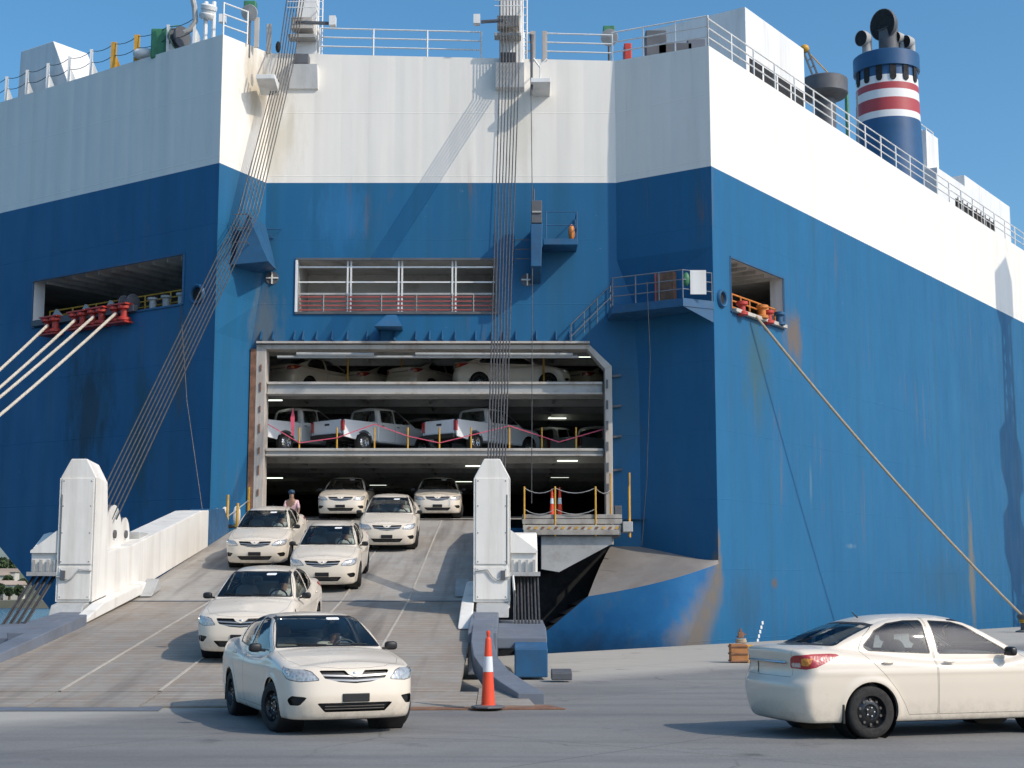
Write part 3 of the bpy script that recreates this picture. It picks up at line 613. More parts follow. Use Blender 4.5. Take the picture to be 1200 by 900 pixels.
def ramp_z(y):
    return np.interp(y, [RY0, RYH, YC, 56.6, 90], [0.0, RZH, RZD, RZI, RZI])
RY0 = 22.6; S1, S2 = 0.1106, 0.1425
d_ = ray(400, 705); RYH = (HC + S1*RY0)/(S1 - d_.z/d_.y); RZH = S1*(RYH - RY0)
RZD = 4.15; RZI = RZD + .30
m = MB(); m.quad((HX0, YC-.2, RZD), (HX1, YC-.2, RZD), (HX1, 56.6, RZI), (HX0, 56.6, RZI)); m.quad((HX0, 56.6, RZI), (HX1, 56.6, RZI), (HX1, HY1, RZI), (HX0, HY1, RZI)); m.build('main_car_deck', M['ramp_high'], hold)
for px, py, zc in ((321, 561, Z3), (363, 572, Z3), (443, 569, Z3), (543, 565, Z3), (557, 547, Z3), (665, 541, Z3), (656, 560, Z3), (319, 470, Z4), (653, 491, Z4), (418, 418, Z5), (690, 419, Z5)):
    q = onplane(px, py, (0, 0, zc-.34), (0, 0, 1))
    if q.y > 82 or q.y < YC+.7: q = at(px, py, 60 if q.y > 82 else YC+1.2)
    m = MB(); m.box(q.x-.38, q.x+.38, q.y-.05, q.y+.05, zc-.33, zc-.29); m.build('strip_light', M['lamp'], hold)
for x, z0_, z1_, y in ((-6.2, Z4, Z5-.1, YC+2.2), (-8.2+3.9, Z4, Z5-.1, YC+4), (1.2, Z4, Z5-.1, YC+2.2)):
    m = MB(); m.tube([(x, y, z0_), (x, y, z1_)], .035, 8); m.build('hold_pillar', M['yellow'], hold, smooth=True)
# ================================================================== stern ramp
rampT = thing('stern_ramp', 'wide steel stern ramp sloping from the ship door down to the quay', 'ramp', (-5.1, RY0, 0))
RXL, RXR = -9.0, -0.90
def rz(y, o=0.0): return float(ramp_z(y)) + o
cols = [-8.85, -7.25, -5.65, -4.1, -2.5, -0.90]
def strip_panels(ys, mat, x_l, x_r):
    for a, b in zip(ys[:-1], ys[1:]):
        for i in range(5):
            xa, xb = cols[i], cols[i+1]
            if i == 0: xa = x_l
            if i == 4: xb = x_r
            m = MB(); g = .012
            m.hexa([(xa+g, a+g, rz(a)-.10), (xb-g, a+g, rz(a)-.10), (xb-g, b-g, rz(b)-.10), (xa+g, b-g, rz(b)-.10)], [(xa+g, a+g, rz(a)), (xb-g, a+g, rz(a)), (xb-g, b-g, rz(b)), (xa+g, b-g, rz(b))])
            m.build('deck_plate', mat, rampT)
strip_panels([24.0, 26.2, 30.5, RYH-.03], M['ramp_low'], -9.36, -0.84)
strip_panels([RYH+.03, 38.6, 42.6, 46.6, YC-.25], M['ramp_high'], -9.40, -0.82)
for i in range(1, 5):
    x = cols[i]
    for ys in ((24.0, 30.4, RYH-.05), (RYH+.05, 43, YC-.3)):
        m = MB()
        for a, b in zip(ys[:-1], ys[1:]): m.prism([(x-.022, a, rz(a)+.002), (x+.022, a, rz(a)+.002), (x+.022, b, rz(b)+.002), (x-.022, b, rz(b)+.002)], (0, 0, .015))
        m.build('guide_strip', M['ramp_strip'], rampT)
m = MB(); m.prism([(RXL-.3, RYH-.05, RZH-.02), (RXR, RYH-.05, RZH-.02), (RXR, RYH+.05, RZH), (RXL-.3, RYH+.05, RZH)], (0, 0, .025)); m.build('hinge_bar', M['dgrey'], rampT)
# toe flaps on the quay
for i, (xa, xb) in enumerate(zip([-9.2, -7.3, -5.6, -4.0, -2.3], [-7.33, -5.63, -4.03, -2.33, -.55])):
    m = MB(); yo = (.0, -.06, .05, .0, -.03)[i]
    m.hexa([(xa, RY0+yo, .004), (xb, RY0+yo, .004), (xb, 24.0, .03), (xa, 24.0, .03)], [(xa, RY0+yo, .03), (xb, RY0+yo, .03), (xb, 23.99, rz(24.0)-.01), (xa, 23.99, rz(24.0)-.01)])
    m.build('toe_flap', M['ramp_low'], rampT)
m = MB(); m.hexa([(-.54, RY0+.1, .004), (.35, RY0+.1, .004), (.12, 24.6, .004), (-.54, 24.6, .004)], [(-.54, RY0+.1, .035), (.35, RY0+.1, .035), (.12, 24.6, .16), (-.54, 24.6, .16)]); m.build('toe_flap', M['ramp_low'], rampT)
m = MB(); m.hexa([(-3.0, 22.15, .004), (.80, 22.35, .004), (.55, 23.0, .004), (-3.0, 22.9, .004)], [(-3.0, 22.15, .02), (.80, 22.35, .02), (.55, 23.0, .02), (-3.0, 22.9, .02)]); m.build('toe_mat', M['rust'], rampT)
m = MB(); m.hexa([(-9.4, 22.0, .004), (-5.2, 22.05, .004), (-5.3, 22.8, .004), (-9.4, 22.9, .004)], [(-9.4, 22.0, .02), (-5.2, 22.05, .02), (-5.3, 22.8, .02), (-9.4, 22.9, .02)]); m.build('toe_mat', M['bgrey'], rampT)
# curved side arms reaching the toe
def arm(path, w, h, name, mat):
    """path of (x, y, ztop)"""
    m = MB(); n = len(path)
    for x, y, z in path: m.v += [(x-w/2, y, z-h), (x+w/2, y, z-h), (x+w/2, y, z), (x-w/2, y, z)]
    for i in range(n-1):
        for k in range(4): m.f.append((4*i+k, 4*i+(k+1) % 4, 4*i+4+(k+1) % 4, 4*i+4+k))
    m.f += [(0, 1, 2, 3), tuple(range(4*n-4, 4*n))[::-1]]
    return m.build(name, mat, rampT, bevel=.015)
arm([(-.60, 31.6, 1.22), (-.58, 29.6, 1.0), (-.56, 28.0, .80), (-.48, 26.6, .60), (-.28, 25.4, .42), (.02, 24.3, .28), (.30, 23.4, .17)], .42, .30, 'side_arm', M['bgrey'])
arm([(-9.25, 31.6, 1.22), (-9.27, 29.6, 1.0), (-9.3, 28.0, .80), (-9.4, 26.6, .60), (-9.6, 25.4, .42), (-9.9, 24.3, .28), (-10.2, 23.4, .17)], .42, .30, 'side_arm', M['bgrey'])
# girder walls, towers, sheaves, outboard wire boxes; s = +1 right, -1 left
def ramp_side(s, xi):
    """xi: inner face of the girder; outboard direction is s"""
    X = lambda d: xi + s*d
    def pr(name, poly, d0, d1, mat, bev=.02):
        m = MB(); m.prism([(X(d0), y, z) for y, z in poly], (s*(d1-d0), 0, 0)); return m.build(name, mat, rampT, bevel=bev)
    z = lambda y, o: rz(y) + o
    YF = 33.0
    # tower: chamfered head seen from the front
    m = MB(); w0, w1 = 0.0, .80
    def ring(y, zb_, zt_):
        return [(X(w0), y, zb_), (X(w1), y, zb_), (X(w1), y, zt_-.42), (X(w1-.22), y, zt_), (X(w0+.22), y, zt_), (X(w0), y, zt_-.42)]
    a = ring(YF, 1.46, 4.66); b = ring(34.35, 1.62, 4.60)
    b = [(p[0], (34.35 if p[2] < 2.0 else 33.95), p[2]) for p in b]
    m.add(a + b, [tuple(range(6)), tuple(range(6, 12))] + [(i, (i+1) % 6, 6+(i+1) % 6, 6+i) for i in range(6)]); tw = m.build('tower', M['wworn'], rampT, bevel=.02)
    m = MB(); m.box(min(X(.04), X(.76)), max(X(.04), X(.76)), YF-.025, YF-.002, 2.30, 4.22); m.build('access_panel', M['wworn'], tw, bevel=.008)
    m = MB(); m.box(min(X(.04), X(.76)), max(X(.04), X(.76)), YF-.025, YF-.002, 1.52, 2.24); m.build('access_panel', M['wworn'], tw, bevel=.008)
    m = MB(); m.tube([(X(.02), YF-.05, 2.15), (X(.3), YF-.06, 2.18), (X(.42), YF-.06, 2.02), (X(.52), YF-.06, 1.95), (X(.66), YF-.06, 2.0), (X(.8), YF-.05, 2.02)], .018, 6); m.build('hose', M['grey'], tw, smooth=True)
    m = MB(); m.box(min(X(.60), X(.70)), max(X(.60), X(.70)), YF-.08, YF-.03, 1.95, 2.16); m.build('junction_box', M['dgrey'], tw)
    m = MB(); m.tube([(X(.74), YF-.03, 3.85), (X(.74), YF-.03, 2.3)], .012, 5); m.build('cable_run', M['dgrey'], tw)
    for zz_ in (2.36, 3.0, 3.6, 4.16, 1.58, 2.18):
        for dd in (.09, .71):
            m = MB(); m.sphere((X(dd), YF-.027, zz_), .018, .012, .018, 8, 5); m.build('bolt', M['grey'], tw, smooth=True)
    m = MB(); m.tube([(X(.0), YF+.0, 1.47), (X(.0), YF+.0, 4.22)], .012, 5); m.tube([(X(.80), YF, 1.47), (X(.80), YF, 4.22)], .012, 5); m.build('weld_bead', M['wworn'], tw)
    # base foot under the tower
    pr('tower_foot', [(YF+.05, 1.46), (34.5, 1.60), (35.6, z(35.6, .10)), (35.0, z(35.0, .02)), (YF-.6, z(YF-.6, .05)), (YF-.4, 1.40)], .06, .78, M['grey'])
    pr('base_wedge', [(30.9, z(30.9, .02)), (33.0, z(33.0, .30)), (37.0, z(37.0, .28)), (37.3, z(37.3, .02))], -.28, .0, M['wworn'])
    pr('wedge_plate', [(36.2, z(36.2, .03)), (36.9, z(36.9, .36)), (37.25, z(37.25, .05))], -.55, -.24, M['grey'])
    # girder wall with sloping top
    pr('girder_wall', [(34.2, z(34.2, .02)), (45.4, z(45.4, .0)), (45.4, 4.12), (44.3, 4.05), (36.3, 2.80), (34.2, 2.62)], .005, .80, M['wworn'])
    gw = pr('girder_wing', [(45.42, z(45.42, .0)), (48.9, z(48.9, .0)), (48.9, 3.9), (48.0, 4.3), (45.42, 4.15)], .03, .60, M['bluep'])
    # sheaves
    for k, (yy, zz_, r_) in enumerate(((35.35, 3.05, .70), (35.4, 3.05, .70), (37.0, 3.1, .42))):
        d = (.62, .30, .45)[k]; e = empty('sheave', parent=rampT)
        m = MB(); m.lathe([(0, -.09), (r_, -.09), (r_*.98, -.05), (r_*.85, 0), (r_*.98, .05), (r_, .09), (0, .09)], (X(d), yy, zz_), (1, 0, 0), 32); m.build('wheel', M['wworn'] if k != 1 else M['wworn'], e, smooth=True)
        m = MB(); m.lathe([(r_*1.004, -.065), (r_*1.004, .065)], (X(d), yy, zz_), (1, 0, 0), 32); m.lathe([(.10, -.14), (.10, .14)], (X(d), yy, zz_), (1, 0, 0), 12, cap=True); m.build('groove', M['dgrey'], e, smooth=True)
    m = MB(); m.box(min(X(.15), X(.75)), max(X(.15), X(.75)), 37.6, 38.6, 3.0, 3.18); m.build('girder_fitting', M['grey'], rampT, bevel=.02)
    # outboard box with wires to the toe arms
    xo = (.82, 1.42)
    ob = pr('wire_box', [(33.1, 2.10), (34.3, 2.10), (34.3, 3.05), (33.9, 3.0), (33.1, 2.62)], *xo, M['wworn'])
    m = MB(); m.prism([(X(.82), 33.08, 2.55), (X(1.42), 33.08, 2.55), (X(1.42), 33.08, 2.60), (X(.84), 33.08, 3.05), (X(.82), 33.08, 3.05)], (0, -.06, 0)); m.build('gusset_plate', M['wworn'], ob)
    m = MB(); m.box(min(X(.80), X(1.48)), max(X(.80), X(1.48)), 33.0, 34.35, 2.04, 2.13); m.build('box_flange', M['grey'], ob)
    for k in range(4):
        m = MB(); q = X(.86 + .16*k); m.box(q-.03, q+.03, 33.02, 33.07, 2.14, 2.40); m.build('bolt_plate', M['grey'], ob)
    # lower arm carrying the wires
    pr('wire_arm', [(29.8, .58), (33.0, .72), (34.0, .85), (34.0, 1.05), (30.6, .98), (29.8, .80)], .55, 1.55, M['bgrey'])
    pr('arm_bracket', [(29.2, .05), (30.2, .10), (30.2, .78), (29.2, .60)], .90, 1.55, M['bluep'])
    pr('arm_toe', [(28.5, .04), (28.9, .06), (28.9, .24), (28.5, .18)], 1.6, 2.0, M['dgrey'])
    pr('arm_web', [(29.2, .10), (33.2, .75), (33.2, 1.30), (30.6, 1.12), (29.2, .92)], -.02, .56, M['bgrey'])
    for k in range(8):
        xx = X(.90 + .075*k); sl = -s*.0
        m = MB(); m.tube([(xx, 33.35 + .08*(k % 2), 2.1), (xx + s*(.25 if s < 0 else .02), 32.0 + .08*(k % 2), .95)], .022, 6); m.build('toe_wire', M['wire'], rampT, smooth=True)
ramp_side(-1, -9.35); ramp_side(1, -.85)
m = MB(); m.tube([(.02, 32.93, 2.05), (.06, 32.9, 1.6), (.06, 32.8, .95)], .03, 6); m.build('drain_pipe', M['wworn'], rampT, smooth=True)
# end of the ramp at the ship: landing with barrier to the right of the lane
ld = thing('ramp_landing', 'pale timber-decked landing with yellow barrier posts beside the ship door', 'landing', (2.2, 51.6, 3.0))
LZ = 4.22
for k in range(4):
    m = MB(); m.box(.35, 3.75, 50.2 + k*.58, 50.76 + k*.58, LZ-.14 - .006*(k % 2), LZ - .006*(k % 2)); m.build('plank', M['ramp_high'], ld, bevel=.01)
for k, (zt_, mt) in enumerate(((LZ-.16, 'ramp_high'), (LZ-.36, 'ramp_strip'), (LZ-.53, 'ramp_high'))):
    m = MB(); m.box(.35 + .02*k, 3.75 - .03*k, 50.14 - .03*k, 50.19, zt_-.17, zt_); m.build('fascia_board', M[mt], ld, bevel=.01)
for k in range(14):
    m = MB(); x = .5 + k*.23; m.prism([(x, 50.10, LZ-.50), (x+.1, 50.10, LZ-.50), (x+.16, 50.10, LZ-.42), (x+.06, 50.10, LZ-.42)], (0, -.012, 0)); m.build('hazard_stripe', M['yellow'] if k % 2 else M['rust'], ld)
m = MB(); m.box(3.76, 4.1, 50.0, 51.0, LZ-.60, LZ-.25); m.build('winch_box', M['grey'], ld, bevel=.02)
m = MB(); m.box(3.5, 3.75, 50.22, 50.6, LZ-.02, LZ+.3); m.build('valve_box', M['dgrey'], ld, bevel=.02)
m = MB(); m.prism([(1.0, 50.3, LZ-.72), (3.4, 50.3, LZ-.72), (3.4, 50.3, LZ-1.0), (1.6, 50.3, LZ-1.95), (1.0, 50.3, LZ-1.85)], (0, 1.9, 0)); m.build('support_box', M['grey'], ld)
m = MB(); m.box(.40, 3.70, 50.22, 52.4, LZ-.74, LZ-.56); m.build('soffit', M['dgrey'], ld)
posts = [(.42, 50.2), (1.47, 50.15), (2.85, 50.15), (3.45, 51.4), (4.0, 50.2), (4.1, 51.2)]
for x, y in posts:
    m = MB(); m.tube([(x, y, LZ-.75), (x, y, LZ+.95 if y < 50.5 else LZ+1.5)], .032, 8); m.build('barrier_post', M['yellow'], ld, smooth=True)
for h0 in (.9, .18):
    for (xa, ya), (xb, yb) in zip(posts[:2], posts[1:3]):
        m = MB(); m.tube([(xa + (xb-xa)*k/6, ya + (yb-ya)*k/6, LZ + h0 - .18*(1-((k-3)/3)**2)) for k in range(7)], .012, 5); m.build('chain', M['grey'], ld)
m = MB(); m.tube([(2.85 + .6*k/4, 50.15 + 1.25*k/4, LZ + .9 - .15*(1-((k-2)/2)**2)) for k in range(5)], .012, 5); m.build('chain', M['grey'], ld)
# barrier posts on the other side of the lane
lp = thing('lane_barrier', 'yellow posts and chain at the left edge of the door', 'barrier', (-9.6, 50.5, 3.4))
for x, y, h_ in ((-9.9, 49.3, .75), (-9.55, 49.4, 1.2), (-9.25, 49.6, .9), (-9.05, 50.5, 1.35), (-9.45, 50.4, .7)):
    m = MB(); zb_ = rz(y); m.tube([(x, y, zb_), (x, y, zb_+h_)], .045, 8); m.build('barrier_post', M['yellow'], lp, smooth=True)
m = MB(); m.tube([(-9.9, 49.3, rz(49.3)+.6), (-9.5, 49.4, rz(49.4)+.5), (-9.25, 49.6, rz(49.6)+.7), (-9.05, 50.5, rz(50.5)+.9)], .02, 5); m.build('chain', M['grey'], lp)
for (x, y) in ((-9.7, 49.7), (-9.35, 50.0)):
    m = MB(); m.sphere((x, y, rz(y)+.45), .13, .10, .32, 10, 8, .8); m.build('float', M['wworn'], lp, smooth=True)
m = MB(); m.box(-10.1, -8.9, 49.0, 51.0, rz(49.0)-.5, rz(49.0)-.02); m.build('landing_plate', M['grey'], lp)
# ================================================================== deck houses, funnel, masts
def dbox(name, t, inn, lt, li, z0, z1, mat, parent=ship, bevel=.0):
    m = MB(); m.hexa([Dk(t, inn, z0), Dk(t+lt, inn, z0), Dk(t+lt, inn+li, z0), Dk(t, inn+li, z0)], [Dk(t, inn, z1), Dk(t+lt, inn, z1), Dk(t+lt, inn+li, z1), Dk(t, inn+li, z1)])
    return m.build(name, mat, parent, bevel=bevel)
def dloc(px, py, z=None, Y=None):
    q = at(px, py, Y); v = q - E0; return v.dot(DR), -v.dot(NR), q.z
t, i, z = dloc(873, 8, Y=58.0)
dh = dbox('deck_house', t, i, 5.9, 4.6, 20.5, z, M['white'])
# open bays below the deck house on the side, louvred door on the end
for k in range(4): dbox('open_bay', t + .3 + k*1.4, i - .02, 1.2, .05, 21.5, 23.4, M['black'], dh)
m = MB(); ar = [(math.cos(a)*.45, 1.35 + math.sin(a)*.45) for a in np.linspace(0, math.pi, 9)]
pts = [(.45, 0)] + ar + [(-.45, 0)]
m.prism([Dk(t-.02, i+3.3 + a, 21.0 + b) for a, b in pts], DR*-.05); m.build('arched_doorway', M['black'], dh)
for k in range(3): dbox('vent_louvre', t + 6.3 + k*1.8, i + .6, 1.2, 1.2, 20.5, 22.2 + .3*(k % 2), M['dgrey'] if k % 2 else M['frame'])
# engine of winches at the corner
for k, (px, py, mt, sx, sz) in enumerate(((768, 50, 'dgrey', .8, .7), (790, 60, 'dgrey', 1.3, .4), (735, 62, 'redp', .28, .5), (815, 57, 'bgrey', .7, .5))):
    q = at(px, py, 53.3); m = MB(); m.box(q.x-sx/2, q.x+sx/2, q.y-.4, q.y+.4, 20.8, q.z+sz/2); m.build('deck_machinery', M[mt], ship, bevel=.04)
# floodlights on stalks
for px, py, Y, r_ in ((714, 44, 52.9, .32), (292, 15, 51.3, .30)):
    q = at(px, py, Y); e = empty('floodlight', parent=ship)
    m = MB(); m.tube([(q.x, q.y+.15, 20.9), (q.x, q.y+.15, q.z)], .05, 8); m.build('stalk', M['dgrey'], e, smooth=True)
    m = MB(); m.lathe([(0, -.02), (r_, 0), (r_*1.02, .06), (r_*.7, .25), (r_*.4, .4), (0, .42)], q, (.15, 1, .35), 20); m.build('lamp_bowl', M['grey'], e, smooth=True)
    m = MB(); m.box(q.x-.22, q.x+.22, q.y+.05, q.y+.4, q.z+.25, q.z+.5); m.build('ballast_box', M['green'], e, bevel=.03)
# ---- funnel
FY = 75.0
def fz_(py): return at(1040, py, FY-1.6).z
cxy = at(1040, 120, FY); fx = cxy.x
fun = empty('funnel', parent=ship)
def frad(z): return float(np.interp(z, [20.3, fz_(80), fz_(56)], [1.80, 1.60, 1.60]))
def fband(name, z0, z1, mat, dr=0.0):
    m = MB(); m.lathe([(frad(z0)+dr, z0), (frad((z0+z1)/2)+dr, (z0+z1)/2), (frad(z1)+dr, z1)], (fx, FY, 0), (0, 0, 1), 48); return m.build(name, M[mat], fun, smooth=True)
za = [20.3] + [fz_(p) for p in (136, 128, 113, 103, 95, 86, 70)]
for k, (mt) in enumerate(('fblue', 'fwhite', 'fred', 'fwhite', 'fred', 'fwhite', 'fblue')): fband('stripe_band' if k else 'casing', za[k], za[k+1], mt)
zt_ = fz_(56)
m = MB(); m.lathe([(1.62, za[-1]-.25), (1.72, za[-1]-.22), (1.72, zt_-.05), (1.66, zt_), (0, zt_-.02)], (fx, FY, 0), (0, 0, 1), 48); m.build('top_collar', M['fblue'], fun, smooth=True)
for k in range(6):
    a = R(-168 + k*25); c = Vector((fx + 1.61*math.cos(a), FY + 1.61*math.sin(a), 0)); z0 = fz_(93); z1 = fz_(73)
    tx = Vector((-math.sin(a), math.cos(a), 0)); nn = Vector((math.cos(a), math.sin(a), 0))
    m = MB(); poly = [(.16*math.cos(b), (z1-.16) + .16*math.sin(b)) for b in np.linspace(0, math.pi, 7)] + [(.16*math.cos(b), (z0+.16) + .16*math.sin(b)) for b in np.linspace(math.pi, 2*math.pi, 7)]
    m.prism([c + tx*u_ + Vector((0, 0, v_)) for u_, v_ in poly], nn*.05); m.build('vent_slot', M['black'], fun)
for k, (px, py, r_, ln) in enumerate(((1034, 29, .84, 1.5), (1009, 45, .42, .8), (1050, 44, .30, .7), (1061, 49, .34, .7))):
    q = at(px, py, FY-.6); d = Vector((-.80, -.55, -.12)).normalized(); e = empty('exhaust_pipe', parent=fun)
    m = MB(); m.lathe([(r_*.93, .0), (r_, .02), (r_, -.15), (r_*.8, -.45)], q, d, 24); b0 = q - d*.45; m.tube([q - d*.25, b0 + Vector((0, 0, -r_*.3)), Vector((b0.x, b0.y, zt_-.1))], r_*.62, 16); m.build('pipe', M['dgrey'] if k == 0 else M['grey'], e, smooth=True)
    m = MB(); m.lathe([(r_*.95, .012), (0, .015)], q, d, 24); m.build('pipe_mouth', M['black'], e)
m = MB(); m.tube([(fx-1.75, FY-.6, 20.8), (fx-1.75, FY-.6, fz_(100))], .05, 6); m.build('drain_pipe', M['grey'], fun)
# houses further forward
for (px0, py0, Y, lt, li, mt) in ((1085, 152, 80, 2.0, 3.0, 'white'), (1098, 196, 78, 6.5, 5.0, 'white'), (1130, 205, 84, 9.0, 3.0, 'white')):
    t, i, z = dloc(px0, py0, Y=Y); dbox('deck_house', t, max(i, .5), lt, li, 20.2, z, M[mt])
railing(ship, [Dk(34, 4.5, at(1083, 152, 80).z), Dk(37.5, 4.5, at(1083, 152, 80).z)], 0, 1.0, M['white'], 3, 1.2, .03, .035)
t, i, z = dloc(1135, 250, Y=79.0); dbox('open_bay', 27.5, .1, 6.5, .06, 20.55, 21.4, M['black'])
for k in range(9): dbox('bay_post', 27.6 + k*.75, .02, .08, .06, 20.5, 21.5, M['frame'])
# deck crane, drum ventilator
q = at(966, 105, 66); e = empty('mushroom_ventilator', parent=ship)
m = MB(); m.lathe([(.5, 20.5), (.5, q.z-.5), (.95, q.z-.4), (1.08, q.z-.25), (1.08, q.z+.42), (1.0, q.z+.48), (0, q.z+.50)], (q.x, q.y, 0), (0, 0, 1), 28); m.build('drum', M['dgrey'], e, smooth=True)
e = empty('stores_davit', parent=ship); a = at(960, 100, 67); b = at(943, 57, 67); c = at(992, 108, 68)
for o in (-.12, .12):
    m = MB(); m.bar(a + Vector((o, 0, 0)), b + Vector((o, 0, 0)), .08); m.build('jib', M['dgrey'], e)
for k in range(5):
    p = a + (b-a)*((k+.5)/5); m = MB(); m.bar(p - Vector((.12, 0, .1)), p + Vector((.12, 0, .1)), .05); m.build('lacing', M['dgrey'], e)
m = MB(); m.tube([b, c], .03, 6); m.build('stay', M['yellow'], e); m = MB(); m.tube([c, c - Vector((0, 0, 2.5))], .1, 8); m.build('post', M['green'], e); m = MB(); m.sphere(b, .22, .22, .2, 10, 6); m.build('jib_head', M['yellow'], e, smooth=True)
for px, hgt in ((985, 2.2), (990, 1.7), (978, 1.4)):
    q = at(px, 140, 68); m = MB(); m.tube([(q.x, q.y, 20.5), (q.x, q.y, 20.8 + hgt)], .10, 8); m.build('vent_pipe', M['grey'], ship, smooth=True)
# transom-side deck gear
q0 = at(12, 110, 57.4); e = empty('vent_trunk', parent=ship); zt0 = at(42, 62, 57.4).z
a = Lw(9.2, 21.0, -.9); b = Lw(12.3, 21.0, -.9)
m = MB(); m.hexa([Lw(8.85, 20.9, -.5), Lw(12.3, 20.9, -.5), Lw(12.3, 20.9, -2.2), Lw(8.85, 20.9, -2.2)][::-1], [Lw(10.15, 23.35, -.5), Lw(12.2, 23.35, -.5), Lw(12.2, 23.35, -2.2), Lw(10.15, 23.35, -2.2)][::-1]); m.build('casing', M['white'], e, bevel=.02)
e = empty('mooring_winch', parent=ship); q = at(190, 48, 52.3)
m = MB(); m.box(q.x-.35, q.x+.45, q.y-.3, q.y+.4, 21.1, q.z+.38); m.build('motor_box', M['green'], e, bevel=.05)
q2 = at(210, 45, 52.0); m = MB(); m.lathe([(.42, -.2), (.42, -.14), (.2, -.12), (.2, .12), (.42, .14), (.42, .2)], q2, DL, 20, cap=True); m.build('drum', M['dgrey'], e, smooth=True)
m = MB(); m.lathe([(.47, -.02), (.5, 0), (.47, .02)], q2, DL, 20); m.build('hand_wheel', M['green'], e)
q = at(169, 62, 52.6); m = MB(); m.sphere((q.x, q.y, q.z-.05), .42, .3, .2, 14, 8, .8); m.build('life_raft_canister', M['white'], ship, smooth=True)
e = empty('signal_mast', parent=ship); q = at(245, 30, 51.0)
for dx in (-.13, .16):
    m = MB(); m.tube([(q.x+dx, q.y, 21.1), (q.x+dx, q.y, q.z+.9)], .08, 8); m.build('mast_leg', M['white'], e, smooth=True)
m = MB(); qq = at(244, 14, 51.0); m.lathe([(.25, -.28), (.30, -.22), (.30, -.08), (.27, -.05), (.27, .05), (.30, .08), (.30, .22), (.2, .28)], qq, (.2, -.3, 1), 18, cap=True); m.build('search_light', M['white'], e, smooth=True)
m = MB(); m.tube([at(222, -20, 51), at(228, 8, 51), at(229, 25, 51), at(222, 35, 51), at(216, 38, 51)], .10, 8); m.build('bent_pipe', M['grey'], e, smooth=True)
m = MB(); qq = at(261, 22, 51.2); m.box(qq.x-.12, qq.x+.12, qq.y-.1, qq.y+.1, qq.z-.15, qq.z+.15); m.build('lamp_box', M['white'], e)
# ---- hoist masts with blocks and small balconies
def hoist(px0, px1, Y, name='hoist_mast', s=1):
    e = empty(name, parent=ship); a = at(px0, 60, Y); b = at(px1, 60, Y)
    m = MB(); m.box(a.x, b.x, Y-.25, Y+.35, 20.6, 25.5); m.build('mast', M['white'], e, bevel=.03)
    for dx in (.05, .30):
        m = MB(); m.tube([(b.x + dx*.6, Y-.1, 21.0), (b.x + dx*.6, Y-.1, 25.4)], .03, 6); m.build('ladder_rail', M['white'], e)
    for k in range(14):
        z = 21.2 + k*.3; m = MB(); m.tube([(b.x+.03, Y-.1, z), (b.x+.18, Y-.1, z)], .015, 5); m.build('ladder_rung', M['white'], e)
    xm = (a.x + b.x)/2 - .12
    for z, w_, h_, mt in ((22.3, .8, .45, 'frame'), (21.95, 1.0, .14, 'grey'), (20.95, .55, .38, 'dgrey')):
        m = MB(); m.box(xm-w_/2, xm+w_/2, Y-.72, Y-.25, z, z+h_); m.build('sheave_block', M[mt], e, bevel=.02)
    m = MB(); m.hexa([(xm-.45, Y-.4, 20.1), (xm+.6, Y-.4, 20.1), (xm+.6, Y+.9, 19.7), (xm-.45, Y+.9, 19.7)], [(xm-.45, Y-.72, 20.93), (xm+.6, Y-.72, 20.93), (xm+.6, Y+.9, 20.93), (xm-.45, Y+.9, 20.93)]); m.build('corbel', M['white'], e)
    m = MB(); m.bar((xm-.2, Y-.7, 22.55), (xm-1.0*s, Y-.7, 22.5), .10); m.build('limit_arm', M['dgrey'], e); m = MB(); m.box(xm-1.15*s-.12, xm-1.15*s+.12, Y-.85, Y-.55, 22.4, 22.75); m.build('lamp_box', M['white'], e)
    for h_ in (.9, .45):
        m = MB(); m.tube([(xm-.5, Y-1.05, 22.75+h_*.5), (xm+.55, Y-1.05, 22.75+h_*.5), (xm+.55, Y-.3, 22.75+h_*.5)], .018, 5); m.build('guard_rail', M['white'], e)
    return xm
xa = hoist(348, 372, 52.9, s=-1); xb = hoist(586, 612, 52.75, s=1)
# small balconies at the top of the quarter face
def balcony(pxa, pxb, py_top, py_bot, out, Y0, mat, name):
    a = at(pxa, py_top, Y0-out); b = at(pxb, py_top, Y0-out); zb_ = at(pxa, py_bot, Y0-out).z
    e = empty(name, parent=ship); m = MB(); m.hexa([(a.x, Y0-out, zb_+.25), (b.x, Y0-out, zb_+.25), (b.x, Y0+.2, zb_), (a.x, Y0+.2, zb_)], [(a.x, Y0-out, zb_+.42), (b.x, Y0-out, zb_+.42), (b.x, Y0+.2, zb_+.42), (a.x, Y0+.2, zb_+.42)]); m.build('tray', mat, e, bevel=.015); return e, a, b, zb_+.42
e, a, b, zz_ = balcony(622, 645, 95, 104, 1.0, YC, M['white'], 'sheave_balcony')
m = MB()
m.tube([((a.x+b.x)/2, YC-.4, zz_), ((a.x+b.x)/2, YC-.4, zz_+.7), ((a.x+b.x)/2+.25, YC-.4, zz_+.95)], .035, 6); m.build('fair_horn', M['white'], e, smooth=True)
m = MB(); m.tube([((a.x+b.x)/2, YC-.4, zz_+.6), ((a.x+b.x)/2-.25, YC-.4, zz_+.95)], .035, 6); m.build('fair_horn', M['white'], e, smooth=True)
q = at(623, 60, YC-.8); m = MB(); m.tube([(q.x, q.y, 19.6), (q.x, q.y, 21.6), (q.x, q.y, 21.9)], [.05, .05, .09], 8); m.build('whip_holder', M['dgrey'], e, smooth=True)
e, a, b, zz_ = balcony(300, 322, 92, 100, .9, 51.6, M['white'], 'sheave_balcony')
for k in range(3):
    m = MB(); m.bar((a.x + k*.25, 50.9, zz_), (a.x + .3 + k*.2, 50.9, zz_+.8), .05); m.build('strut', M['frame'], e)
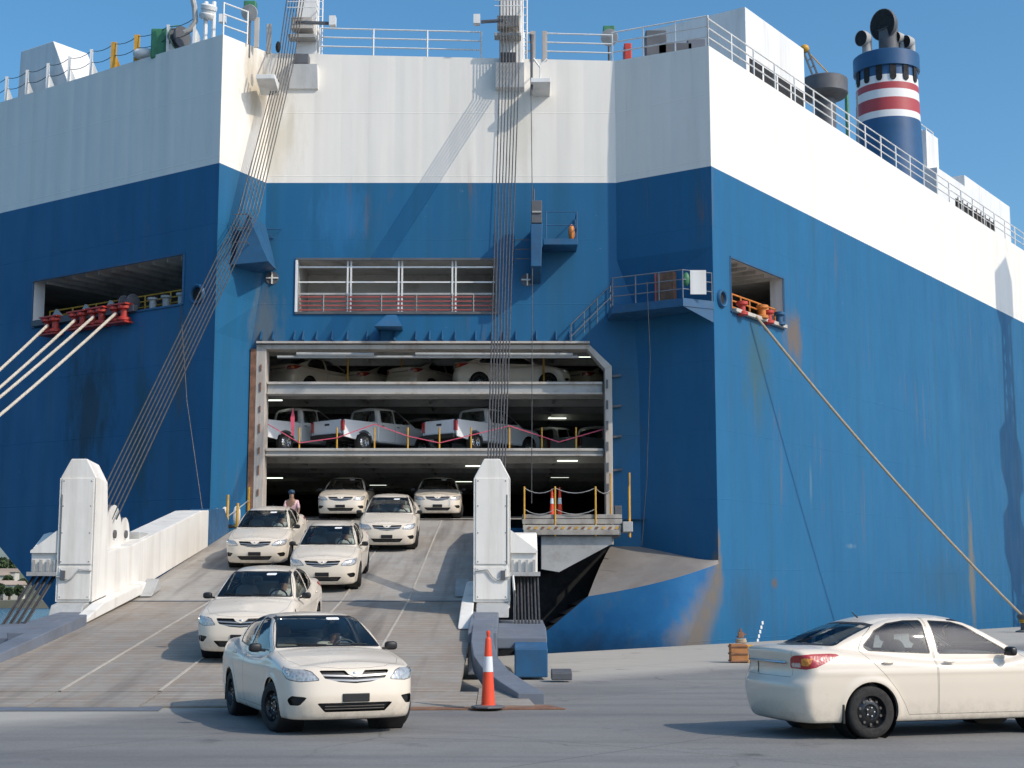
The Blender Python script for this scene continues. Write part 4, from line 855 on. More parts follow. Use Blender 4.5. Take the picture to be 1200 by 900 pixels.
q = at(326, 55, 51.0); m = MB(); m.sphere((q.x, q.y, q.z), .10, .10, .22, 8, 6); m.build('wire_clamp', M['black'], e, smooth=True)
# dark fairlead box low on the left return, and its twin on the quarter face
e = empty('wire_guide', parent=ship); p0 = at(297, 252, 51.2)
m = MB(); A = at(290, 250, 50.5); Bp = at(314, 306, 50.6); Cq = at(272, 310, 50.6)
m.add([A, Bp, Cq, (A.x+.35, 52.3, A.z), (Bp.x, 52.5, Bp.z+.1), (Cq.x+.3, 52.3, Cq.z)], [(0, 1, 2), (5, 4, 3), (0, 3, 4, 1), (1, 4, 5, 2), (2, 5, 3, 0)]); m.build('housing', M['bluep'], e)
for k in range(3):
    m = MB(); z = A.z - .1 - .5*k; m.tube([(A.x-.45, 50.3, z), (A.x+.05, 50.2, z), (A.x+.1, 50.9, z)], .02, 5); m.build('guard_bar', M['dgrey'], e)
m = MB(); q = at(318, 272, 52.4); m.tube([q + Vector((-.35, 0, .1)), q + Vector((.35, 0, .1)), q + Vector((.1, 0, -.25)), q + Vector((-.35, 0, .1))], .025, 5); m.build('lifting_eye', M['bluep'], e)
e = empty('wire_guide', parent=ship); A = at(622, 262, YC-1.2); Bq = at(636, 312, YC-1.2)
m = MB(); m.hexa([(A.x, YC-1.2, Bq.z), (Bq.x-.05, YC-1.2, Bq.z), (Bq.x-.05, YC, Bq.z-.4), (A.x, YC, Bq.z-.4)], [(A.x, YC-1.2, A.z), (Bq.x, YC-1.2, A.z), (Bq.x, YC, A.z), (A.x, YC, A.z)]); m.build('housing', M['bluep'], e, bevel=.02)
m = MB(); m.box(A.x+.02, Bq.x-.02, YC-1.22, YC-.6, A.z+.02, A.z+.85); m.build('sheave_case', M['dgrey'], e, bevel=.02); m = MB(); m.bar((A.x+.05, YC-1.24, A.z+.42), (Bq.x-.05, YC-1.24, A.z+.42), .06); m.build('case_band', M['grey'], e)
m = MB(); m.tube([(A.x+.12, YC-.9, A.z+.8), (A.x+.12, YC-.9, A.z+1.35)], .03, 6); m.build('whip', M['dgrey'], e)
a = at(637, 278, YC-1.1); b = at(677, 280, YC-1.1)
m = MB(); m.box(a.x, b.x, YC-1.15, YC, b.z-.22, b.z); m.build('walkway', M['bluep'], e, bevel=.015)
railing(ship, [Vector((a.x+.1, YC-1.1, b.z)), Vector((b.x-.03, YC-1.1, b.z)), Vector((b.x-.03, YC-.05, b.z))], 0, 1.0, M['bluep'], 2, .9, .02, .022)
m = MB(); m.sphere((b.x-.2, YC-.6, b.z+.35), .12, .12, .32, 8, 6); m.build('coil', M['orange'], e, smooth=True)
for k in range(3):
    m = MB(); z = A.z - .5 - .35*k; m.tube([(A.x-.65, YC-.05, z), (A.x-.55, YC-.8, z), (A.x, YC-.8, z)], .018, 5); m.build('guard_bar', M['dgrey'], e)
# flood lamp hood under the long opening
q = at(456, 378, YC-.6); m = MB(); m.hexa([(q.x-.5, YC-1.0, q.z-.2), (q.x+.5, YC-1.0, q.z-.2), (q.x+.45, YC, q.z-.2), (q.x-.45, YC, q.z-.2)], [(q.x-.1, YC-.5, q.z+.3), (q.x+.25, YC-.5, q.z+.3), (q.x+.25, YC, q.z+.3), (q.x-.1, YC, q.z+.3)]); m.build('lamp_hood', M['bluep'], ship)
# ---- pilot platform on the right return
e = empty('pilot_platform', parent=ship)
c1 = at(712, 365, YC); zf = at(760, 352, 50.2).z
P1 = Vector((c1.x, YC, zf)); P2 = Vector((at(712, 365, 51.0).x+.15, 51.2, zf)); P3 = at(806, 352, 49.7); P3.z = zf; P4 = Rw(-.02, zf, .0); 
m = MB(); poly = [P1, P2, Vector((5.9, 49.75, zf)), P4 + NR*.02, Vector((4.42, YC, zf))]
m.prism([p - Vector((0, 0, .28)) for p in poly], (0, 0, .28)); m.build('floor', M['bluep'], e)
m = MB(); m.prism([Vector((5.9, 49.78, zf-.28)), P4 - Vector((0, 0, .28)), P4 - Vector((0, 0, .75))], (0, .05, 0)); m.build('knee', M['bluep'], e)
railing(ship, [poly[0] + Vector((.1, -.1, 0)), poly[1] + Vector((.05, .02, 0)), poly[2] + Vector((0, .05, 0)), P4 + Vector((-.05, -.02, 0))], 0, 1.0, M['bgrey'], 3, .95, .02, .024)
nF = Vector((-(YC-50.4), -(7.04-4.42), 0)).normalized(); fd = Vector((7.04-4.42, 50.4-YC, 0)).normalized()
def Fw(s_, z, o=0.0): return Vector((4.42, YC, z)) + fd*s_ + nF*o
dq = onplane(783, 330, Fw(0, 0), nF); s_ = (dq - Fw(0, 0)).dot(fd); s_ = (Vector((dq.x, dq.y, 0)) - Vector((4.42, YC, 0))).dot(fd)
m = MB(); m.prism([Fw(s_-.35, zf+.12, -.1), Fw(s_+.35, zf+.12, -.1), Fw(s_+.35, zf+1.25, -.1), Fw(s_-.35, zf+1.25, -.1)], nF*.30); m.build('doorway', M['rust'], e)
m = MB(); m.bar(Fw(s_-.42, zf+.05, .18), Fw(s_-.42, zf+1.3, .18), .07); m.build('door_edge', M['redbar'], e)
bq = at(819, 336, 49.9); m = MB(); m.box(bq.x-.30, bq.x+.25, 49.86, 49.90, zf+.15, zf+1.0); m.build('white_board', M['white'], e)
m = MB(); m.sphere((bq.x-.42, 49.95, zf+.7), .14, .1, .25, 8, 6); m.build('green_lamp', M['green'], e, smooth=True)
# stair rail down to the door head
a0 = P1 + Vector((.1, -.1, 0)); a1 = at(669, 398, YC-.3)
for h_ in (1.0, .55):
    m = MB(); m.tube([a0 + Vector((0, 0, h_)), a1 + Vector((0, 0, h_-.45))], .022, 6); m.build('stair_rail', M['bgrey'], e)
for k in range(4):
    p = a0 + (a1-a0)*(k/3); m = MB(); m.tube([p + Vector((0, 0, -.1)), p + Vector((0, 0, 1.0-.15*k))], .02, 6); m.build('stair_post', M['bgrey'], e)
# draught marks low on the side
for k in range(5):
    t, z = Rp(887.5 + k*1.4, 751 - k*5.2); m = MB(); m.prism([Rw(t-.05, z-.05, .005), Rw(t+.10, z-.05, .005), Rw(t+.10, z+.07, .005), Rw(t-.05, z+.07, .005)], NR*.004); m.build('draught_mark', M['white'], ship)

# ================================================================== wire ropes and mooring lines
def line(pts, r, mat, name, label, cat, group=None, n=6, sag=0.0):
    P = [Vector(p) for p in pts]; out = []
    for a, b in zip(P[:-1], P[1:]):
        for k in range(10): out.append(a + (b-a)*(k/10) - Vector((0, 0, sag*4*(k/10)*(1-k/10))))
    out.append(P[-1]); m = MB(); m.tube(out, r, n); o = m.build(name, mat, None, smooth=True, loc=P[0]); return tag(o, label, cat, group)
ORD = ('leftmost', 'second from the left', 'third from the left', 'middle', 'third from the right', 'second from the right', 'rightmost')
for k in range(7):
    u_ = (k - 3)*.85
    line([at(350 + u_*4, -25, 52.0), at(334 + u_*3.6, 78, 51.8), at(291 + u_*4.6, 250, 50.3), (-10.12 + .11*k, 35.2, 3.40)], .021, M['wire'], 'hoist_cable',
         ORD[k] + ' steel wire in the slanting bundle above the left ramp tower', 'cable', 'left bundle of hoist wires')
    line([at(597 + u_*4.4, -25, 52.0), at(597 + u_*4.4, 80, 51.98), (-.62 + .068*k, 35.5, 3.5)], .021, M['wire'], 'hoist_cable',
         ORD[k] + ' steel wire in the upright bundle above the right ramp tower', 'cable', 'right bundle of hoist wires')
line([at(622, 70, YC-.8), at(624, 262, YC-1.0), at(623, 590, YC-1.8)], .016, M['wire'], 'whip_line', 'single thin wire hanging in front of the door right of the wire bundle', 'cable')
line([at(758, 330, 49.6), at(762, 420, 49.9), at(758, 560, 50.0), at(752, 640, 50.2)], .012, M['wire'], 'hanging_line', 'thin rope hanging from the platform over the dark blue hull', 'rope')
line([Lw(1.7, 11.6, .05), at(219, 470, 50.3), at(237, 597, 49.0)], .014, M['wire'], 'hanging_line', 'thin grey rope hanging down the shaded transom beside the round chock', 'rope')
ends = [(-275, 660), (-259, 660), (-265, 668), (-227, 664)]
which = ['leftmost white mooring rope from the red fairleads', 'second white mooring rope from the left in the red fairleads', 'third white mooring rope from the left in the red fairleads', 'rightmost white mooring rope, from the largest red fairlead']
dol = thing('mooring_dolphin', 'concrete mooring dolphin with bollards beyond the left edge of view', 'dolphin', tuple(at(-250, 690, 44.0)))
dz = at(-250, 664, 44.0)
m = MB(); m.box(dz.x-2, dz.x+2, 42.4, 46, WZ-2, dz.z-.55); m.build('block', M['shelf'], dol, bevel=.05)
for k, (p, e_) in enumerate(zip(ropes_l, ends)):
    q = at(*e_, 44.0); line([p, q], .055, M['rope'], 'mooring_rope', which[k], 'rope', 'stern mooring ropes', 8, .25)
for dx in (-.9, 0, .9):
    m = MB(); m.lathe([(.2, -.56), (.18, -.1), (.3, 0), (.3, .1), (0, .16)], (dz.x+dx, 44, dz.z), (0, 0, 1), 14); m.build('bollard', M['dgrey'], dol, smooth=True)
t, z = Rp(879, 372); bq = ground(1203, 741)
line([Rw(t, z, .25), (bq.x, bq.y, .50)], .05, M['brope'], 'mooring_rope', 'tan mooring rope running down the sunlit hull side to the quay', 'rope', None, 8, .35)
bl = thing('quay_bollard', 'dark iron bollard with rope at the right edge of the quay', 'bollard', tuple(bq))
m = MB(); m.lathe([(.42, 0), (.40, .05), (.22, .10), (.20, .45), (.34, .55), (.34, .66), (.2, .74), (0, .76)], bq, (0, 0, 1), 20); m.build('post', M['dgrey'], bl, smooth=True)
m = MB()
for k in range(3): m.lathe([(.24+.03*math.cos(a), .40 + .07*k + .035*math.sin(a)) for a in np.linspace(0, 2*math.pi, 9)], bq, (0, 0, 1), 20)
m.build('rope_turns', M['yellow'], bl, smooth=True)
# ================================================================== vehicles: smooth shells from implicit bodies, cut into panels
def spl(pts):
    xs = np.array([p[0] for p in pts], float); ys = np.array([p[1] for p in pts], float)
    d = np.diff(ys) / np.diff(xs); m = np.empty_like(ys); m[0] = d[0]; m[-1] = d[-1]
    h = np.diff(xs); m[1:-1] = (d[:-1] * h[1:] + d[1:] * h[:-1]) / (h[1:] + h[:-1])
    def f(x):
        x = np.clip(x, xs[0], xs[-1]); i = np.clip(np.searchsorted(xs, x) - 1, 0, len(xs) - 2)
        hh = xs[i+1] - xs[i]; t = (x - xs[i]) / hh
        return ((2*t**3-3*t**2+1)*ys[i] + (t**3-2*t**2+t)*hh*m[i] + (-2*t**3+3*t**2)*ys[i+1] + (t**3-t**2)*hh*m[i+1])
    return f
def smax(a, b, k): h = np.maximum(k - np.abs(a - b), 0) / k; return np.maximum(a, b) + h*h*k*0.25
def smin(a, b, k): return -smax(-a, -b, k)
def sdpoly(px, py, poly):
    """signed distance to a polygon, positive inside"""
    P = np.array(poly, float); n = len(P); d = np.full(px.shape, 1e9); ins = np.zeros(px.shape, bool)
    for i in range(n):
        a = P[i]; b = P[(i+1) % n]; e = b - a; wx = px - a[0]; wy = py - a[1]
        t = np.clip((wx*e[0] + wy*e[1]) / (e @ e), 0, 1)
        d = np.minimum(d, (wx - e[0]*t)**2 + (wy - e[1]*t)**2)
        c = ((a[1] <= py) & (b[1] > py)) | ((b[1] <= py) & (a[1] > py))
        with np.errstate(divide='ignore', invalid='ignore'):
            xi = a[0] + (py - a[1]) / (b[1] - a[1]) * e[0]
        ins ^= c & (px < xi)
    d = np.sqrt(d); return np.where(ins, d, -d)
def rpoly(px, py, poly, r):
    """polygon shrunk by r then rounded out by r"""
    return sdpoly(px, py, poly) + r
class Shell:
    def __init__(s, V, T, Nn): s.V = V; s.T = T; s.N = Nn
    def split(s, f):
        """cut along f = 0 -> (inside f > 0, outside)"""
        f = np.where(np.abs(f) < 1e-7, 1e-7, f); pos = f > 0; T = s.T; c = pos[T].sum(1)
        ins = [T[c == 3]]; out = [T[c == 0]]; V = s.V; Nn = s.N
        cr = (c == 1) | (c == 2)
        if cr.any():
            X = T[cr]; p = pos[X]; one = p.sum(1) == 1
            lone = np.where(one, p.argmax(1), (~p).argmax(1)); idx = (lone[:, None] + np.arange(3)) % 3
            X = np.take_along_axis(X, idx, 1); a, b, d = X[:, 0], X[:, 1], X[:, 2]
            e = np.sort(np.concatenate([np.stack([a, b], 1), np.stack([a, d], 1)]), 1)
            ue, inv = np.unique(e, axis=0, return_inverse=True); inv = inv.reshape(-1)
            t = (f[ue[:, 0]] / (f[ue[:, 0]] - f[ue[:, 1]]))[:, None]
            nv = V[ue[:, 0]]*(1-t) + V[ue[:, 1]]*t; nn = Nn[ue[:, 0]]*(1-t) + Nn[ue[:, 1]]*t
            nn /= np.linalg.norm(nn, axis=1)[:, None] + 1e-12
            o = len(V); V = np.concatenate([V, nv]); Nn = np.concatenate([Nn, nn]); k = len(a)
            ab = inv[:k] + o; ad = inv[k:] + o
            tl = np.stack([a, ab, ad], 1); q1 = np.stack([ab, b, d], 1); q2 = np.stack([ab, d, ad], 1)
            ins += [tl[one], q1[~one], q2[~one]]; out += [tl[~one], q1[one], q2[one]]
        return Shell.clean(V, np.concatenate(ins), Nn), Shell.clean(V, np.concatenate(out), Nn)
    @staticmethod
    def clean(V, T, Nn):
        if not len(T): return Shell(V[:0], T, Nn[:0])
        u, inv = np.unique(T, return_inverse=True); return Shell(V[u], inv.reshape(-1, 3), Nn[u])
    def push(s, d): s.V = s.V + s.N * d; return s
    def side(s, sg):
        return s.split(s.V[:, 1] * sg)[0]
    def xyz(s): return s.V[:, 0], s.V[:, 1], s.V[:, 2]
    def obj(s, name, mat, parent):
        me = bpy.data.meshes.new(name); V = s.V; T = s.T
        me.vertices.add(len(V)); me.vertices.foreach_set('co', V.astype(np.float32).ravel())
        me.loops.add(T.size); me.loops.foreach_set('vertex_index', T.astype(np.int32).ravel())
        me.polygons.add(len(T)); me.polygons.foreach_set('loop_start', np.arange(0, T.size, 3, dtype=np.int32))
        me.polygons.foreach_set('use_smooth', np.ones(len(T), bool)); me.update(); me.validate()
        if len(me.vertices) == len(V): me.normals_split_custom_set_from_vertices(s.N.astype(np.float32).tolist())
        me.materials.append(mat); o = bpy.data.objects.new(name, me); col.objects.link(o); o.parent = parent; BASE[o] = BASE.get(parent, Vector())
        return o
def shell_of(Fn, xa, xb, zc, nu, ncap, nth):
    """surface of an implicit body that is star-shaped about the axis from (xa,0,zc) to (xb,0,zc)"""
    th = np.linspace(0, 2*np.pi, nth, endpoint=False) + np.pi/2
    rows = [(xa, -a) for a in np.linspace(np.pi/2, 0, ncap, endpoint=False)] + [(x, 0.0) for x in np.linspace(xa, xb, nu)] + \
           [(xb, a) for a in np.linspace(0, np.pi/2, ncap + 1)[1:]]
    rows = np.array(rows); X0 = np.repeat(rows[:, 0], nth); al = np.repeat(rows[:, 1], nth); TH = np.tile(th, len(rows))
    dx = np.sin(al); dy = np.cos(al)*np.cos(TH); dz = np.cos(al)*np.sin(TH)
    lo = np.zeros_like(X0); hi = np.full_like(X0, 2.6)
    for _ in range(40):
        m = (lo + hi) / 2; ins = Fn(X0 + dx*m, dy*m, zc + dz*m) < 0
        lo = np.where(ins, m, lo); hi = np.where(ins, hi, m)
    V = np.stack([X0 + dx*lo, dy*lo, zc + dz*lo], 1)
    e = 2e-3; g = lambda d: Fn(V[:, 0]+d[0], V[:, 1]+d[1], V[:, 2]+d[2])
    Nn = np.stack([g((e,0,0))-g((-e,0,0)), g((0,e,0))-g((0,-e,0)), g((0,0,e))-g((0,0,-e))], 1)
    Nn /= np.linalg.norm(Nn, axis=1)[:, None] + 1e-12
    nr = len(rows); i = np.arange(nr-1)[:, None]*nth; j = np.arange(nth)[None]; j2 = (j+1) % nth
    A = (i+j).ravel(); B = (i+j2).ravel(); C = (i+nth+j2).ravel(); D = (i+nth+j).ravel()
    T = np.concatenate([np.stack([A, D, C], 1), np.stack([A, C, B], 1)])
    # weld the two poles
    T = np.where(T < nth, 0, T); last = (nr-1)*nth; T = np.where(T >= last, last, T)
    T = T[(T[:, 0] != T[:, 1]) & (T[:, 1] != T[:, 2]) & (T[:, 0] != T[:, 2])]
    # outward orientation
    n0 = np.cross(V[T[:, 1]]-V[T[:, 0]], V[T[:, 2]]-V[T[:, 0]]); fl = (n0 * Nn[T[:, 0]]).sum(1) < 0
    T[fl] = T[fl][:, ::-1]
    return Shell.clean(V, T, Nn)

# ---- vehicle materials
def paint(name, c):
    m, n, l, b = nt(name)
    nz = noise(n, l, 1.3, detail=3, world=False)
    dirt = noise(n, l, 9, detail=8, rough=0.75, world=False)
    c2 = ramp(n, l, nz, [(0.3, [x*0.98 for x in c]), (0.7, c)])
    zc = n.new('ShaderNodeTexCoord'); sx = n.new('ShaderNodeSeparateXYZ'); l.new(zc.outputs['Object'], sx.inputs[0])
    low = ramp(n, l, sx.outputs[2], [(0.18, 1.0), (0.5, 0.0)])
    f = math_(n, l, 'MULTIPLY', ramp(n, l, dirt, [(0.42, 0.0), (0.7, 0.55)]), low)
    l.new(mixc(n, l, f, c2, (0.30, 0.25, 0.19)), b.inputs['Base Color'])
    l.new(ramp(n, l, nz, [(0.35, 0.27), (0.75, 0.31)]), b.inputs['Roughness'])
    b.inputs['Coat Weight'].default_value = 0.6; b.inputs['Coat Roughness'].default_value = 0.06
    return m
def glassmat(name, tint, refl=1.45):
    m, n, l, b = nt(name); n.remove(b)
    tr = n.new('ShaderNodeBsdfTransparent'); tr.inputs[0].default_value = (*tint, 1)
    gl = n.new('ShaderNodeBsdfGlossy'); gl.inputs['Roughness'].default_value = 0.02; gl.inputs['Color'].default_value = (1, 1, 1, 1)
    fr = n.new('ShaderNodeFresnel'); fr.inputs[0].default_value = refl
    nz = noise(n, l, 6, world=False); bp = N(n, 'ShaderNodeBump', i_Strength=0.02, i_Distance=0.02); l.new(nz, bp.inputs['Height']); l.new(bp.outputs[0], gl.inputs['Normal'])
    mx = n.new('ShaderNodeMixShader'); l.new(fr.outputs[0], mx.inputs[0]); l.new(tr.outputs[0], mx.inputs[1]); l.new(gl.outputs[0], mx.inputs[2])
    l.new(mx.outputs[0], n['Material Output'].inputs[0]); return m
def lensmat(name, c, metal, rough, fac, bmp=0.32):
    m, n, l, b = nt(name)
    v = N(n, 'ShaderNodeTexVoronoi', i_Scale=fac); tc = n.new('ShaderNodeTexCoord'); l.new(tc.outputs['Object'], v.inputs['Vector'])
    bp = N(n, 'ShaderNodeBump', i_Strength=bmp, i_Distance=0.02); l.new(v.outputs['Distance'], bp.inputs['Height']); l.new(bp.outputs[0], b.inputs['Normal'])
    l.new(ramp(n, l, v.outputs['Distance'], [(0.0, [x*0.55 for x in c]), (0.6, c)]), b.inputs['Base Color'])
    b.inputs['Metallic'].default_value = metal; b.inputs['Roughness'].default_value = rough
    b.inputs['Coat Weight'].default_value = 1.0; b.inputs['Coat Roughness'].default_value = 0.02
    return m
VM = dict(
    paint=paint('cream_white_car_paint', (0.76, 0.665, 0.54)),
    white=paint('white_truck_paint', (0.78, 0.79, 0.80)),
    glass=glassmat('car_glass', (0.80, 0.86, 0.84), 1.55),
    trim=pm('black_trim', (0.012, 0.012, 0.013), 0.45, var=0.2, world=False),
    gap=pm('panel_gap_shadow', (0.10, 0.09, 0.08), 0.9, world=False),
    rubber=pm('tyre_rubber', (0.022, 0.021, 0.020), 0.85, var=0.3, scale=12, world=False, bump=0.3, bscale=60),
    rim=pm('black_steel_rim', (0.045, 0.046, 0.048), 0.22, metal=0.7, var=0.3, scale=9, world=False),
    steel=pm('bright_metal', (0.62, 0.62, 0.62), 0.22, metal=1.0, world=False),
    barm=pm('grille_bar_grey', (0.36, 0.36, 0.36), 0.35, metal=0.5, world=False),
    lens=lensmat('headlight_lens', (0.60, 0.58, 0.55), 0.45, 0.15, 26),
    amber=lensmat('amber_lens', (0.75, 0.28, 0.03), 0.0, 0.2, 30),
    red=lensmat('red_lens', (0.42, 0.012, 0.014), 0.0, 0.3, 30, 0.12),
    clear=lensmat('clear_lens', (0.60, 0.50, 0.48), 0.3, 0.2, 30),
    seat=pm('grey_seat_fabric', (0.30, 0.28, 0.25), 0.9, world=False),
    inside=pm('dark_cabin_plastic', (0.16, 0.15, 0.135), 0.8, world=False),
    sticker=pm('white_paper', (0.78, 0.78, 0.76), 0.7, var=0.03, world=False),
)
AXF, AXR, RT = 1.34, -1.26, 0.317

def make_wheel(parent, x, y, sg, r=RT, rim_mat='rim', wd=0.098, silver=False):
    e = empty('wheel', parent=parent); e.location = (x, y, r); BASE[e] = Vector()
    k = r / 0.317; s = sg
    m = MB(); m.lathe([(0.195*k, -0.8*wd), (0.20*k, -0.95*wd), (0.25*k, -1.02*wd), (0.292*k, -0.96*wd), (0.311*k, -0.78*wd), (0.317*k, -0.5*wd), (0.3185*k, 0), (0.317*k, 0.5*wd),
        (0.311*k, 0.78*wd), (0.292*k, 0.96*wd), (0.25*k, 1.02*wd), (0.20*k, 0.95*wd), (0.195*k, 0.8*wd)], (0, 0, 0), (0, s, 0), 40)
    m.build('tyre', VM['rubber'], e, smooth=True)
    m = MB(); m.lathe([(0.205*k, 0.93*wd), (0.197*k, 0.88*wd), (0.190*k, 0.55*wd), (0.172*k, 0.30*wd), (0.155*k, 0.36*wd), (0.13*k, 0.56*wd), (0.095*k, 0.60*wd), (0.075*k, 0.42*wd), (0.055*k, 0.42*wd), (0.05*k, 0.55*wd), (0.0, 0.57*wd)], (0, 0, 0), (0, s, 0), 36)
    m.lathe([(0.20*k, -0.9*wd), (0.0, -0.85*wd)], (0, 0, 0), (0, s, 0), 24)
    rm = m.build('rim', VM[rim_mat], e, smooth=True)
    m = MB()
    for i in range(10):
        t = 2*math.pi*(i+.5)/10; c = (math.cos(t)*0.147*k, s*0.50*wd, math.sin(t)*0.147*k)
        m.lathe([(0.0, 0.012), (0.017*k, 0.012), (0.019*k, -0.03)], c, (0, s, 0), 8)
    tag(m.build('vent_hole', VM['gap'], rm), kind='stuff')
    m = MB()
    for i in range(5):
        t = 2*math.pi*i/5; c = (math.cos(t)*0.052*k, s*0.47*wd, math.sin(t)*0.052*k)
        m.lathe([(0.011, -0.01), (0.011, 0.02), (0.0, 0.022)], c, (0, s, 0), 6)
    tag(m.build('wheel_nut', VM['steel'], rm), kind='stuff')
    return e

def sedan_field():
    zl = spl([(-2.4,1.03),(-2.2,1.085),(-2.0,1.105),(-1.7,1.105),(-1.2,1.05),(-.5,.98),(.3,.955),(.8,.985),(1.0,1.03),(1.3,1.005),(1.6,.962),(1.9,.90),(2.1,.868),(2.25,.81),(2.4,.70)])
    wz = spl([(.1,.79),(.25,.838),(.4,.862),(.55,.874),(.68,.880),(.80,.876),(.90,.858),(1.0,.81),(1.12,.73)])
    pl = spl([(-2.4,.88),(-2.0,.95),(-1.5,.985),(-.6,1.0),(.8,1.0),(1.4,.985),(1.8,.955),(2.1,.91),(2.4,.86)])
    fz = spl([(.12,2.10),(.22,2.195),(.34,2.25),(.46,2.268),(.58,2.255),(.66,2.240),(.74,2.218),(.82,2.165),(.9,2.05)])
    rz = spl([(.12,-2.08),(.25,-2.19),(.40,-2.245),(.55,-2.268),(.66,-2.262),(.73,-2.225),(.80,-2.205),(.95,-2.215),(1.05,-2.225),(1.12,-2.20)])
    zr = spl([(-1.7,1.24),(-1.3,1.355),(-.9,1.435),(-.35,1.475),(0,1.468),(.3,1.432),(.7,1.33)])
    wc = spl([(.8,.815),(.95,.80),(1.05,.768),(1.15,.727),(1.25,.68),(1.35,.625),(1.45,.56),(1.55,.49)])
    pc = spl([(-2.0,.82),(-1.3,.925),(-.7,.985),(0,1),(.5,.985),(1.1,.93)])
    xw = spl([(.95,1.16),(1.03,1.03),(1.2,.715),(1.35,.405),(1.45,.16),(1.55,-.1)])
    xr = spl([(1.0,-2.02),(1.09,-1.80),(1.22,-1.47),(1.34,-1.15),(1.45,-.83)])
    def Fn(x, y, z):
        ay = np.sqrt(y*y + 1e-8)
        top = (z - (zl(x) - 0.055*(ay/.8)**2 - 0.03*np.clip((x-1.1), 0, 1)*(ay/.8)**2)) * 0.95
        ra = np.minimum(np.hypot(x-AXF, z-RT), np.hypot(x-AXR, z-RT))
        side = ay - wz(z)*pl(x) - 0.014*np.exp(-((ra-.375)/.055)**2) - 0.006*np.exp(-((z-.79)/.03)**2)
        fr = x - (fz(z) - 0.10*(ay/.8)**2 - 0.26*np.clip((ay-.38)/.5, 0, 2)**3)
        re = (rz(z) + 0.06*(ay/.8)**2 + 0.17*np.clip((ay-.42)/.45, 0, 2)**3) - x
        L = smax(smax(smax(smax(top, side, .075), fr, .07), re, .05), 0.185 - z, .05)
        roof = z - (zr(x) - 0.045*(ay/.55)**2)
        wsh = (x - (xw(z) - 0.13*(ay/.7)**2)) * 0.47
        rwd = ((xr(z) + 0.10*(ay/.65)**2) - x) * 0.40
        cs = (ay - wc(z)*pc(x)) * 0.92
        C = smax(smax(smax(smax(roof, cs, .10), wsh, .035), rwd, .05), 0.6 - z, .05)
        return smin(L, C, .03)
    return Fn

